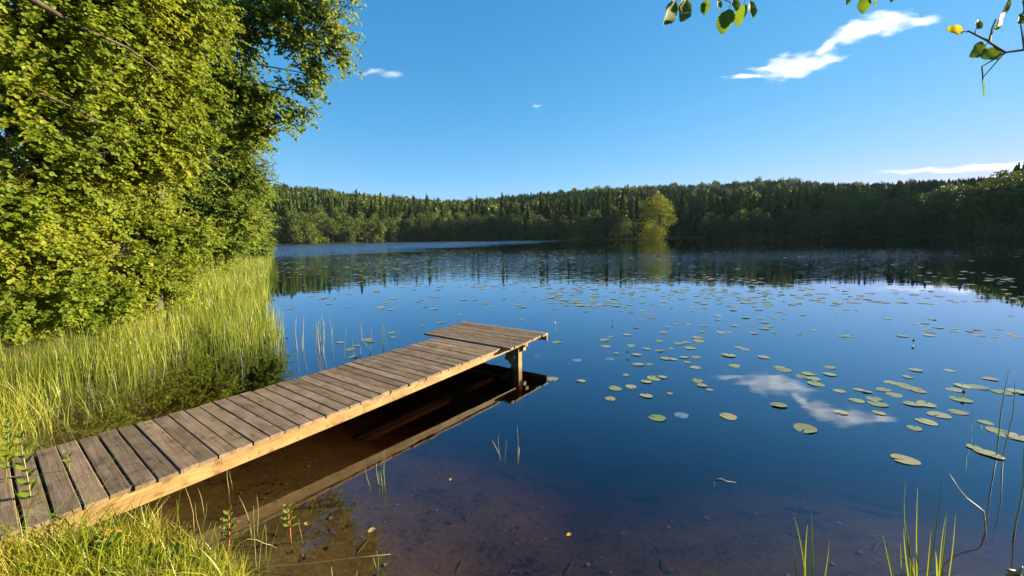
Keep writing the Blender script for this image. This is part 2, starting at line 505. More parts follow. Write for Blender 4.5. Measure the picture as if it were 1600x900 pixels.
# ------------------------------------------------------------------ water
mt, t, out = new_mat('lake_water')
geo = N(t, 'NewGeometry')
def wave(scale, rot, sc=(1, 1, 1), detail=3.0):
    mp = N(t, 'Mapping'); mp.inputs['Scale'].default_value = sc; mp.inputs['Rotation'].default_value = (0, 0, rot)
    t.links.new(geo.outputs['Position'], mp.inputs[0])
    n = N(t, 'TexNoise', i_Scale=scale, i_Detail=detail); t.links.new(mp.outputs[0], n.inputs['Vector'])
    return n
wa = wave(.9, .2, (1, 2.2, 1), 2.0)
wb = wave(3.2, -.4, (1, 1.8, 1), 3.0)
sx = N(t, 'SeparateXYZ'); t.links.new(geo.outputs['Position'], sx.inputs[0])
# wind patch on the far left water: a wedge that opens to the left
wn = wave(1.0, 0, (.05, .16, 1), 4.0)
def mth(op, a, b=None, c=None):
    n = N(t, 'Math', operation=op)
    for i, v in enumerate((a, b, c)):
        if v is None: continue
        if isinstance(v, (int, float)): n.inputs[i].default_value = v
        else: t.links.new(v, n.inputs[i])
    return n.outputs[0]
# near edge of the patch, line through (-26,46) and (8,130)
edge = mth('SUBTRACT', sx.outputs['Y'], mth('MULTIPLY_ADD', sx.outputs['X'], 2.35, 112.0))
edge = mth('ADD', edge, mth('MULTIPLY_ADD', wn.outputs[0], 90.0, -45.0))
patch = N(t, 'MapRange'); patch.inputs[1].default_value = -25.0; patch.inputs[2].default_value = 12.0
t.links.new(edge, patch.inputs[0])
# a lighter band of cat's-paws across the lake
band = N(t, 'MapRange'); band.inputs[1].default_value = 16.0; band.inputs[2].default_value = 34.0
t.links.new(sx.outputs['Y'], band.inputs[0])
band2 = N(t, 'MapRange'); band2.inputs[1].default_value = 70.0; band2.inputs[2].default_value = 40.0
t.links.new(sx.outputs['Y'], band2.inputs[0])
bandm = mth('MULTIPLY', band.outputs[0], band2.outputs[0])
amp = mth('ADD', mth('MULTIPLY_ADD', bandm, .42, .02), mth('MULTIPLY', patch.outputs[0], 4.2))
hgt = mth('MULTIPLY', mth('ADD', mth('MULTIPLY', wa.outputs[0], 1.0), mth('MULTIPLY', wb.outputs[0], .25)), amp)
bp = N(t, 'Bump', i_Strength=1.0, i_Distance=.06); t.links.new(hgt, bp.inputs['Height'])
dt = N(t, 'VectorMath', operation='DOT_PRODUCT'); t.links.new(geo.outputs['Incoming'], dt.inputs[0]); t.links.new(bp.outputs[0], dt.inputs[1])
fres = mth('MULTIPLY_ADD', mth('POWER', mth('SUBTRACT', 1.0, mth('MINIMUM', mth('ABSOLUTE', dt.outputs['Value']), 1.0)), 3.0), .98, .02)
gl = N(t, 'BsdfGlossy'); gl.inputs['Color'].default_value = (.80, .88, 1, 1); t.links.new(bp.outputs[0], gl.inputs['Normal'])
t.links.new(mth('MULTIPLY_ADD', patch.outputs[0], .17, .004), gl.inputs['Roughness'])
tp = N(t, 'BsdfTransparent')
ms = N(t, 'MixShader'); t.links.new(fres, ms.inputs[0]); t.links.new(tp.outputs[0], ms.inputs[1]); t.links.new(gl.outputs[0], ms.inputs[2])
t.links.new(ms.outputs[0], out.inputs['Surface'])
va = N(t, 'VolumeAbsorption', i_Density=1.5); va.inputs['Color'].default_value = (.38, .15, .02, 1)
t.links.new(va.outputs[0], out.inputs['Volume'])
M_water = mt
wmb = MB()
x0, x1, y0, y1 = -135, 130, -20, 180
box8(wmb, [(x0, y0, -6), (x1, y0, -6), (x1, y1, -6), (x0, y1, -6), (x0, y0, 0), (x1, y0, 0), (x1, y1, 0), (x0, y1, 0)])
water = wmb.build('water', [M_water])
tag(water, 'calm dark lake reflecting blue sky and forest', 'water', kind='structure')

# ------------------------------------------------------------------ clouds
def cloud(name, px, py, dist, blobs, depth, label, dens, seed, tilt=0.0, stretch=(1 / 26, 1 / 40, 1 / 9), rough=.66, amp=2.6):
    """blobs: (dx, dz, rx, rz) in pixels of the photograph round the cloud's middle, 1 unit = dist / F metres"""
    mt, t, out = new_mat('cloud_vapour')
    tc = N(t, 'TexCoord')
    best = None
    def lk(a, b): t.links.new(a, b)
    wn_ = N(t, 'TexNoise', i_Scale=.03, i_Detail=3.0); lk(tc.outputs['Object'], wn_.inputs['Vector'])
    wv = N(t, 'VectorMath', operation='SUBTRACT'); lk(wn_.outputs['Color'], wv.inputs[0]); wv.inputs[1].default_value = (.5, .5, .5)
    wm = N(t, 'VectorMath', operation='MULTIPLY_ADD'); lk(wv.outputs[0], wm.inputs[0]); wm.inputs[1].default_value = (34, 20, 22); lk(tc.outputs['Object'], wm.inputs[2])
    for (dx, dz, rx, rz_, ti) in blobs:
        mp = N(t, 'Mapping', vector_type='TEXTURE')
        mp.inputs['Location'].default_value = (dx, 0, dz); mp.inputs['Rotation'].default_value = (0, -R(ti), 0); mp.inputs['Scale'].default_value = (rx, depth, rz_)
        lk(wm.outputs[0], mp.inputs[0])
        ln = N(t, 'VectorMath', operation='LENGTH'); lk(mp.outputs[0], ln.inputs[0])
        v = N(t, 'Math', operation='SUBTRACT'); v.inputs[0].default_value = 1.0; lk(ln.outputs['Value'], v.inputs[1])
        if best is None: best = v.outputs[0]
        else:
            mxn = N(t, 'Math', operation='SMOOTH_MAX'); mxn.inputs[2].default_value = .25
            lk(best, mxn.inputs[0]); lk(v.outputs[0], mxn.inputs[1]); best = mxn.outputs[0]
    mp = N(t, 'Mapping'); mp.inputs['Scale'].default_value = stretch; mp.inputs['Location'].default_value = (seed, seed * 1.7, 0); mp.inputs['Rotation'].default_value = (0, R(tilt), 0)
    lk(tc.outputs['Object'], mp.inputs[0])
    no = N(t, 'TexNoise', i_Scale=1.0, i_Detail=6.0, i_Roughness=rough, i_Distortion=.4); lk(mp.outputs[0], no.inputs['Vector'])
    nz = N(t, 'Math', operation='MULTIPLY_ADD'); nz.inputs[1].default_value = amp; nz.inputs[2].default_value = -amp * .5; lk(no.outputs[0], nz.inputs[0])
    sm = N(t, 'Math', operation='MULTIPLY_ADD'); sm.inputs[1].default_value = 1.25; lk(best, sm.inputs[0]); lk(nz.outputs[0], sm.inputs[2])
    mr = N(t, 'MapRange'); mr.inputs[1].default_value = .0; mr.inputs[2].default_value = 1.5; mr.inputs[4].default_value = dens
    lk(sm.outputs[0], mr.inputs[0])
    pv = N(t, 'VolumePrincipled'); pv.inputs['Color'].default_value = (1, 1, 1, 1); pv.inputs['Anisotropy'].default_value = .2
    lk(mr.outputs[0], pv.inputs['Density'])
    lk(pv.outputs[0], out.inputs['Volume'])
    d0 = ray(px, py); e_ = ray(px + 1, py) - d0; e_ -= d0 * (e_.dot(d0) / d0.dot(d0)); f_ = ray(px, py + 1) - d0; f_ -= d0 * (f_.dot(d0) / d0.dot(d0))
    k = dist / d0.length * .5 * (e_.length + f_.length)
    X0 = min(b[0] - b[2] for b in blobs) - 24; X1 = max(b[0] + b[2] for b in blobs) + 24
    Z0 = min(b[1] - b[3] for b in blobs) - 18; Z1 = max(b[1] + b[3] for b in blobs) + 18
    cmb_ = MB()
    box8(cmb_, [(X0, -depth, Z0), (X1, -depth, Z0), (X1, depth, Z0), (X0, depth, Z0), (X0, -depth, Z1), (X1, -depth, Z1), (X1, depth, Z1), (X0, depth, Z1)])
    o = cmb_.build(name, [mt])
    d = ray(px, py).normalized()
    o.location = Vector((0, 0, CAM_H)) + d * dist
    o.scale = (k, k, k)
    ax = ray(px + 1, py) - ray(px, py); ax = (ax - d * ax.dot(d)).normalized(); az = ax.cross(d)
    o.rotation_euler = Matrix((ax, d, az)).transposed().to_euler()
    tag(o, label, 'cloud')
    return o
cloud('cloud', 1300, 80, 2600,
      [(20, 30, 34, 20, 30), (58, 40, 44, 18, 8), (105, 42, 28, 6, 0), (-8, 8, 34, 10, 50), (-50, -24, 62, 23, 12), (-85, -30, 44, 7, 0), (-130, -44, 40, 4, 4), (-10, -18, 40, 5, 16), (-50, -40, 26, 7, 0), (110, 44, 20, 6, 20)],
      40, 'white wispy cloud in two ragged lumps at the upper right', .009, 1.3, -14)
cloud('cloud', 604, 116, 2600, [(6, 0, 26, 6, -4), (-30, 3, 34, 3, 0)], 24, 'small thin cloud beside the leafy branch at left', .006, 9.0)
cloud('cloud', 839, 166, 2600, [(0, 0, 9, 3, 0)], 10, 'tiny puff of cloud in the middle of the sky', .012, 4.0)
cloud('cloud', 1530, 262, 5200, [(40, 2, 120, 8, 4), (-70, -6, 90, 3, 2), (90, 8, 70, 6, 2)], 60, 'long pale cloud low over the right hill', .0022, 3.7, -4, stretch=(1 / 60, 1 / 60, 1 / 7))

# ------------------------------------------------------------------ jetty
S_ = 1.6
jx, jy, jyaw, jpw, jw, jcurv, jslope = -1.6407 * S_, 1.4947 * S_, .6622, .0744 * S_, .7742 * S_, -.0187 / S_, .0116
DZ = .34
def jp(s, side, z=0.0):
    """jetty frame: s along, side metres to the left of the right edge, z relative to deck top"""
    a = jyaw + jcurv * s
    x = jx + (math.cos(jyaw) - math.cos(a)) / jcurv
    y = jy + (math.sin(a) - math.sin(jyaw)) / jcurv
    return Vector((x - side * math.cos(a), y + side * math.sin(a), DZ + jslope * s + z))
def j_inv(p):
    best = None
    s, side = 3.0, .5
    for _ in range(30):
        q = jp(s, side); a = jyaw + jcurv * s
        d = Vector((p.x - q.x, p.y - q.y))
        s += d.x * math.sin(a) + d.y * math.cos(a)
        side += -d.x * math.cos(a) + d.y * math.sin(a)
    return s, side
jroot = empty('jetty', jp(0, jw / 2, -DZ))
tag(jroot, 'weathered wooden plank jetty reaching out into the lake', 'jetty')
JL = tuple(jroot.location)

def board(mb, s0, s1, a0, a1, zt, zb, mat=0, bevel=.004, seed=None, twist=0.0, along='side', s_sk=0.0):
    """plank across the jetty (grain runs along the side axis) with small chamfers on the top"""
    sd = rng.uniform(0, 50) if seed is None else seed
    cs = []; at = []
    ring = [(s0, zb), (s1, zb), (s1, zt - bevel), (s1 - bevel, zt), (s0 + bevel, zt), (s0, zt - bevel)]
    nseg = 5
    for i in range(nseg + 1):
        u = i / nseg; a = a0 + (a1 - a0) * u
        for (s, z) in ring:
            zz = z + twist * (u - .5) * (1 if s > (s0 + s1) / 2 else -1)
            sk = s_sk * (u - .5)
            cs.append(tuple(jp(s + sk, a, zz)) if along == 'side' else tuple(jp(a, s, zz)))
            at.append((a, s + sd, z + sd * .37))
    k = len(ring)
    Q = [(i * k + j, i * k + (j + 1) % k, (i + 1) * k + (j + 1) % k, (i + 1) * k + j) for i in range(nseg) for j in range(k)]
    e = nseg * k
    caps = [(0, 1, 2, 5), (5, 2, 3, 4), (e + 5, e + 2, e + 1, e + 0), (e + 4, e + 3, e + 2, e + 5)]
    mb.add(cs, Q + caps, mat=mat, attr=at)

s_pf0, _sd0 = j_inv(G(795, 546, DZ + .04)); _, sd1 = j_inv(G(666, 523.5, DZ + .04))
s_pf1, sd2 = j_inv(G(856.5, 521, DZ + .06)); s_pf1b, sd3 = j_inv(G(732, 502.5, DZ + .06))
print('platform', s_pf0, _sd0, sd1, s_pf1, sd2, s_pf1b, sd3)
mb = MB()
k = -9
while k * jpw < s_pf0 - .02:
    s0 = k * jpw + rng.uniform(.002, .005)
    wd = jpw - (rng.uniform(.005, .010) if k > 2 else rng.uniform(.010, .016))
    e0 = rng.uniform(-.012, .012); e1 = rng.uniform(-.02, .02)
    board(mb, s0, s0 + wd, e0, jw + e1, rng.uniform(-.003, .003), -.028, twist=rng.uniform(-.004, .004), s_sk=rng.uniform(-.006, .006))
    k += 1
mb.build('deck', [M_deck], jroot, JL, grain=True)
mb = MB()
s = s_pf0; SA, SB = min(_sd0, sd2), max(sd1, sd3)
npl = 11; pw2 = (s_pf1 - s_pf0) / npl
for i in range(npl):
    board(mb, s_pf0 + i * pw2 + .002, s_pf0 + (i + 1) * pw2 - .006, SA + rng.uniform(-.015, .015), SB + rng.uniform(-.02, .02), .012 + rng.uniform(-.003, .003), -.018, twist=rng.uniform(-.004, .004))
pfd = mb.build('end_platform', [M_deck], jroot, JL, grain=True)
# long beams under the deck (taller at the shore end)
def beam(side0, side1, name):
    mb = MB(); n = 24; cs = []; at = []; sd = rng.uniform(0, 30)
    for i in range(n + 1):
        s = -1.1 + (s_pf0 + .55 + 1.1) * i / n
        h = .125 - .055 * min(1, max(0, s / 4.2))
        zt = -.030 if s < s_pf0 else -.030
        for (sdv, z) in ((side0, zt), (side1, zt), (side1, zt - h), (side0, zt - h)):
            cs.append(tuple(jp(s, sdv, z))); at.append((s, sdv + sd, z + sd))
    Q = [(i * 4 + j, (i + 1) * 4 + j, (i + 1) * 4 + (j + 1) % 4, i * 4 + (j + 1) % 4) for i in range(n) for j in range(4)]
    Q += [(0, 1, 2, 3), (n * 4 + 3, n * 4 + 2, n * 4 + 1, n * 4)]
    mb.add(cs, Q, attr=at)
    return mb.build(name, [M_beam], jroot, JL, grain=True)
beam(.020, .068, 'beam'); beam(jw - .068, jw - .02, 'beam'); beam(jw / 2 - .024, jw / 2 + .024, 'beam')
def jbox(mb, s0, s1, a0, a1, z0, z1):
    cs = [jp(s0, a0, z0), jp(s1, a0, z0), jp(s1, a1, z0), jp(s0, a1, z0), jp(s0, a0, z1), jp(s1, a0, z1), jp(s1, a1, z1), jp(s0, a1, z1)]
    sd = rng.uniform(0, 30)
    at = [(a, s + sd, z + sd) for (s, a, z) in ((s0, a0, z0), (s1, a0, z0), (s1, a1, z0), (s0, a1, z0), (s0, a0, z1), (s1, a0, z1), (s1, a1, z1), (s0, a1, z1))]
    box8(mb, cs, attr=at)
s_cb, a_cb = j_inv(G(829, 541, DZ - .02))
mb = MB(); jbox(mb, s_cb - .035, s_cb + .035, SA + .05, SB - .05, -.088, -.0205); mb.build('crossbeam', [M_beam], jroot, JL, grain=True)
mb = MB(); jbox(mb, s_cb - .032, s_cb + .038, SA + .09, SB - .08, -.155, -.0905); mb.build('crossbeam', [M_beam], jroot, JL, grain=True)
mb = MB(); jbox(mb, s_pf1 - .028, s_pf1 + .0, SA + .01, SB - .01, -.11, -.0205); mb.build('end_board', [M_beam], jroot, JL, grain=True)
def slant(mb, p0, p1, w, dth, axis):
    """square timber from p0 to p1; axis = direction of its width"""
    p0, p1 = Vector(p0), Vector(p1); t_ = (p1 - p0).normalized(); a = (axis - t_ * axis.dot(t_)).normalized(); b = t_.cross(a)
    cs = []
    for p in (p0, p1):
        for (u, v) in ((-1, -1), (1, -1), (1, 1), (-1, 1)):
            cs.append(p + a * u * w / 2 + b * v * dth / 2)
    sd = rng.uniform(0, 30); L_ = (p1 - p0).length
    at = [(0 if i < 4 else L_, sd + (i % 2) * w, sd + (i // 2 % 2) * dth) for i in range(8)]
    box8(mb, cs, attr=at)
ja = jyaw + jcurv * s_cb
JF = Vector((math.sin(ja), math.cos(ja), 0)); JS = Vector((-math.cos(ja), math.sin(ja), 0))
for a_, right_ in ((SA + .17, True), (SB - .04, False)):
    top = jp(s_cb - .05, a_, -.02); bot = Vector((top.x, top.y, -1.3 if right_ else -.45))
    mb = MB(); slant(mb, bot, top, .09, .07, JF); mb.build('post', [M_beam], jroot, JL, grain=True)
    if right_:
        p0 = top + JS * .05 - JF * .062 + Vector((0, 0, -.012)); p1 = top + JS * .13 - JF * .066 + Vector((0, 0, -.29))
        mb = MB(); slant(mb, p0, p1, .13, .04, JS); mb.build('brace', [M_beam], jroot, JL, grain=True)
        mb = MB(); slant(mb, p1 + JF * .036 + JS * .01 + Vector((0, 0, .05)), top - JS * .0 - JF * .034 + Vector((0, 0, -.43)), .09, .03, JS); mb.build('brace', [M_beam], jroot, JL, grain=True)

# planks and poles lying on the bed under the jetty
def sunken(pxa, pxb, depth, w, label):
    a = G(*pxa, -depth); b = G(*pxb, -depth)
    mb = MB(); slant(mb, a, b, w, .05, Vector((b.y - a.y, a.x - b.x, 0)).normalized())
    o = mb.build('sunken_plank', [M_sunk], None, tuple((a + b) / 2), grain=True); o.location = (a + b) / 2
    tag(o, label, 'plank', 'sunken planks under the jetty')
sunken((560, 690), (705, 622), .42, .13, 'longest pale plank lying under water below the jetty')
sunken((728, 612), (770, 592), .48, .05, 'thin pale pole under water near the jetty posts')
sunken((738, 608), (752, 598), .46, .07, 'short plank stub under water beside the thin pole')

# ------------------------------------------------------------------ far forest
def spruce_mesh(seed, levels=20, per=8, h=1.0, rad=.18, detail=True):
    r_ = np.random.default_rng(seed)
    Vs, T = [], []
    n = 0
    for i in range(levels):
        u = (i + r_.uniform(-.3, .3)) / levels
        z = .06 + .93 * max(0, u)
        R_ = rad * (1 - u) ** .85 * r_.uniform(.8, 1.15) + .006
        if u < .1: R_ *= .75
        for j in range(per if u < .75 else max(4, per - 3)):
            a = 2 * math.pi * (j + r_.uniform(-.4, .4)) / per + i * 1.3
            L_ = R_ * r_.uniform(.7, 1.15)
            wd = L_ * r_.uniform(.28, .42) + .004
            dr = L_ * r_.uniform(.25, .6)
            dx, dy = math.cos(a), math.sin(a); sx_, sy_ = -dy, dx
            zz = z + r_.uniform(-.01, .01)
            b0 = (0, 0, zz + .012)
            m1 = (dx * L_ * .55 + sx_ * wd, dy * L_ * .55 + sy_ * wd, zz - dr * .55)
            m2 = (dx * L_ * .55 - sx_ * wd, dy * L_ * .55 - sy_ * wd, zz - dr * .55)
            mc = (dx * L_ * .5, dy * L_ * .5, zz - dr * .25)
            tp_ = (dx * L_, dy * L_, zz - dr * .6)
            if detail:
                Vs += [b0, m1, mc, m2, tp_]
                T += [(n, n + 1, n + 2), (n, n + 2, n + 3), (n + 1, n + 4, n + 2), (n + 2, n + 4, n + 3)]
                n += 5
            else:
                Vs += [b0, m1, m2, tp_]
                T += [(n, n + 1, n + 2), (n + 1, n + 3, n + 2)]
                n += 4
    # top shoot
    for a in (0, 2.1, 4.2):
        Vs += [(math.cos(a) * .014, math.sin(a) * .014, .90), (math.cos(a + 2.1) * .014, math.sin(a + 2.1) * .014, .90), (0, 0, 1.0)]
        T.append((n, n + 1, n + 2)); n += 3
    return np.array(Vs) * h, np.array(T)

def skirt_spruce(seed, levels=7, per=7, rad=.17, top=1.0, low=.03):
    """small far spruce: ragged overlapping skirts of boughs"""
    r_ = np.random.default_rng(seed)
    Vs, T = [], []
    for i in range(levels):
        u = i / levels
        zt = low + (top - low) * min(1, u + 1.75 / levels); zb = low + (top - low) * u
        R_ = rad * (1 - u) ** .9 * r_.uniform(.85, 1.15) + .008
        n = len(Vs); Vs.append((r_.uniform(-.01, .01), r_.uniform(-.01, .01), zt))
        m_ = per * 2; ph = r_.uniform(0, 6)
        for j in range(m_):
            a = ph + 2 * math.pi * j / m_
            q = R_ * (r_.uniform(.85, 1.25) if j % 2 else r_.uniform(.45, .65))
            Vs.append((q * math.cos(a), q * math.sin(a), zb + (r_.uniform(-.03, .0) if j % 2 else r_.uniform(.0, .035))))
        T += [(n, n + 1 + j, n + 1 + (j + 1) % m_) for j in range(m_)]
    return np.array(Vs), np.array(T)

def trunk_cone(mb, h, r0, mat):
    tube(mb, [(0, 0, -.5), (0.02, 0, h * .5), (0, .01, h)], [r0, r0 * .6, r0 * .1], 6, mat)

def spruce_obj_mesh(seed):
    V_, T_ = spruce_mesh(seed, levels=24, per=9)
    V2, T2 = skirt_spruce(seed + 50, 12, 8, .12)
    mb = MB(); mb.add(V_ * 20, tris=T_, mat=0); mb.add(V2 * 20, tris=T2, mat=0); trunk_cone(mb, 18.0, .2, 1)
    return mb.build('spruce', [M_spruce, M_bark], link_it=False)

def leafy_mesh(seed, h=12.0, w=4.0, n=2600, size=.34, mat=None):
    r_ = np.random.default_rng(seed)
    nb = 22
    C = []; Rr = []
    for i in range(nb):
        u = r_.uniform(.06, .93); a = r_.uniform(0, 2 * math.pi)
        prof = (math.sin(math.pi * min(1, u * .92 + .12)) ** .7)
        rad = w * prof * math.sqrt(r_.uniform(.15, 1)) * .8
        C.append((rad * math.cos(a), rad * math.sin(a), h * u)); Rr.append(w * r_.uniform(.28, .46))
    C.append((0, 0, h * .93)); Rr.append(w * .3)
    C = np.array(C); Rr = np.array(Rr)
    idx = r_.integers(0, len(C), n)
    d = unit(r_.normal(size=(n, 3)))
    B = C[idx] + d * (Rr[idx] * r_.uniform(.55, 1.05, n))[:, None] * np.array([1, 1, .8])
    B[:, 2] = np.maximum(B[:, 2], .3)
    D = unit(d * .6 + r_.normal(size=(n, 3)) * .6 + np.array([0, 0, -.3]))
    Nn = unit(d + r_.normal(size=(n, 3)) * .7 + np.array([0, 0, .4]))
    V_, F_ = leaves(B, D, Nn, r_.uniform(.6, 1.3, n) * size, LEAF_MID)
    mb = MB(); mb.add(V_, quads=F_, mat=0)
    tube(mb, [(0, 0, -.5), (.1, .05, h * .4), (0, .1, h * .85)], [.2, .13, .03], 6, 1)
    for i in range(0, nb, 2):
        c = C[i]; tube(mb, [(0, 0, c[2] * .55), (c[0] * .5, c[1] * .5, c[2] * .85), tuple(c)], [.07, .05, .015], 4, 1, False)
    return mb.build('leafy_tree', [mat or M_birch, M_bark], link_it=False)

SPR = [spruce_obj_mesh(i) for i in range(6)]
LFY = [leafy_mesh(20 + i, 12.0, 3.6 + .5 * (i % 3)) for i in range(6)]

def gz(x, y):
    return float(ground_z(np.array([x]), np.array([y]))[0])

def shore_depth(px):
    """forward distance of the far shoreline in a direction"""
    tn = (px - 800) / F
    ys = np.linspace(60, 260, 800)
    sd = signed_dist(tn * ys, ys)
    i = np.argmax(sd > 0)
    return ys[i], tn

placed = []
def put_tree(kind, px, back, scale, label, group, cat='tree', wscale=1.0, wood=None):
    y0, tn = shore_depth(px)
    y = y0 + back; x = tn * y
    me = random.choice(SPR if kind == 'spruce' else LFY) if wood is None else wood
    o = link('spruce' if kind == 'spruce' else 'leafy_tree', me, None, (x, y, gz(x, y) - .1), random.uniform(0, 6.28))
    o.scale = (scale * wscale, scale * wscale, scale)
    tag(o, label, cat, group)
    placed.append((x, y))
    return o

# shoreline leafy trees: left part in sun, right part in shade
for px in np.arange(380, 860, 7.5):
    put_tree('leaf', px + random.uniform(-3, 3), random.uniform(.5, 6), random.uniform(.55, .95), 'low leafy tree along the far left waterline below the spruces', 'leafy trees along the far left shore', wscale=1.15)
for px in np.arange(384, 860, 19):
    put_tree('leaf', px + random.uniform(-5, 5), random.uniform(7, 16), random.uniform(.8, 1.1), 'tall leafy tree among spruces behind the far left waterline', 'taller leafy trees behind the far left shore')
for px in np.arange(380, 850, 6):
    put_tree('spruce', px + random.uniform(-5, 5), random.uniform(9, 42), random.uniform(.7, 1.05), 'pointed spruce rising behind leafy trees on the far left shore', 'spruces behind the far left shore')
for px in np.arange(846, 1340, 8.5):
    if 985 < px < 1085: continue
    put_tree('leaf', px + random.uniform(-3, 3), random.uniform(.5, 6), random.uniform(.55, 1.0), 'shaded dark leafy tree at the foot of the far right forest', 'shaded leafy trees along the far right shore')
for px in np.arange(846, 1330, 8):
    put_tree('spruce', px + random.uniform(-4, 4), random.uniform(5, 26), random.uniform(.72, 1.0), 'dark pointed spruce in the shaded far right forest', 'spruces of the shaded right forest')
for px in np.arange(1325, 1700, 11):
    put_tree('leaf', px + random.uniform(-4, 4), random.uniform(1, 8), random.uniform(.9, 1.2), 'broad shaded leafy tree on the nearer right shore', 'broad leafy trees along the nearer right shore', wscale=1.1)
for px in np.arange(1320, 1700, 11):
    put_tree('leaf', px + random.uniform(-4, 4), random.uniform(10, 24), random.uniform(1.05, 1.4), 'tall leafy tree behind the nearer right shore', 'taller leafy trees behind the nearer right shore', wscale=1.0)
# the lit rounded tree standing out in front of the shaded shore
M_sun_tint = leaf_mat('sun_tinted_far_leaf', [(.06, .085, .010), (.12, .145, .012), (.20, .21, .018)], trans=(.30, .32, .03), tfac=.3, rough=.8, spec=.1, clump=.15)  # far leaf colour lightened and yellowed: sunlight painted into the two trees
big = leafy_mesh(77, 16.5, 8.6, 8000, .36, M_sun_tint)
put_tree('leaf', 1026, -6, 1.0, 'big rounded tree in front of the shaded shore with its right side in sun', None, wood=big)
big2 = leafy_mesh(79, 15.0, 5.6, 4200, .36, M_sun_tint)
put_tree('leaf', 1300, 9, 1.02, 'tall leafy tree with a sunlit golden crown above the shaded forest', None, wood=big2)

# the wood behind them, which reads as one mass
rs = np.random.default_rng(5)
n = 56000
tn = rs.uniform(-.8, 1.75, n)
yy = 130 + rs.uniform(0, 1, n) ** 1.15 * 640
xx = tn * yy
sd = signed_dist(xx, yy)
den = np.clip(1.25 - yy / 1100, .3, 1) * np.clip(yy / 500, .25, 1)
ok = (sd > 24) & (sd < 520) & (rs.uniform(0, 1, n) < den * .85)
xx, yy = xx[ok], yy[ok]
zz = ground_z(xx, yy)
var = [skirt_spruce(100 + i, 7 + i % 2, 6 + i % 3, .15 + .012 * (i % 4)) for i in range(8)]
lv = []
for i in range(4):
    r_ = np.random.default_rng(300 + i); nn = 340
    d = unit(r_.normal(size=(nn, 3))); d[:, 2] = np.abs(d[:, 2]) * .9 + .1 * d[:, 2]
    B = d * np.array([.24, .24, .5]) * r_.uniform(.7, 1.05, nn)[:, None] + np.array([0, 0, .42])
    V_, F_ = leaves(B, unit(r_.normal(size=(nn, 3))), unit(d + r_.normal(size=(nn, 3)) * .5), r_.uniform(.05, .085, nn), LEAF_MID)
    lv.append((V_, F_))
mbS, mbL = MB(), MB()
isl = rs.uniform(0, 1, len(xx)) < np.where((xx / yy < .1) & (yy < 300), .12, .03)
for i in range(len(xx)):
    a = rs.uniform(0, 6.28); ca, sa = math.cos(a), math.sin(a)
    if isl[i]:
        V_, F_ = lv[rs.integers(0, 4)]; h = rs.uniform(11, 17)
    else:
        V_, F_ = var[rs.integers(0, 8)]; h = rs.uniform(7, 12) * (1 + .55 * max(0, 1 - max(0, yy[i] - 230) / 250) * rs.uniform(.3, 1))
    wv = h * rs.uniform(.95, 1.5)
    W = np.stack([(V_[:, 0] * ca - V_[:, 1] * sa) * wv + xx[i], (V_[:, 0] * sa + V_[:, 1] * ca) * wv + yy[i], V_[:, 2] * h + zz[i]], 1)
    if isl[i]: mbL.add(W, quads=F_)
    else: mbS.add(W, tris=F_)
print('wood trees', len(xx))
tag(mbS.build('spruce_wood', [M_spruce]), 'spruce forest covering the hills behind the lake', 'forest', kind='stuff')
tag(mbL.build('leafy_wood', [M_birch]), 'paler leafy trees scattered through the hill forest', 'forest', kind='stuff')

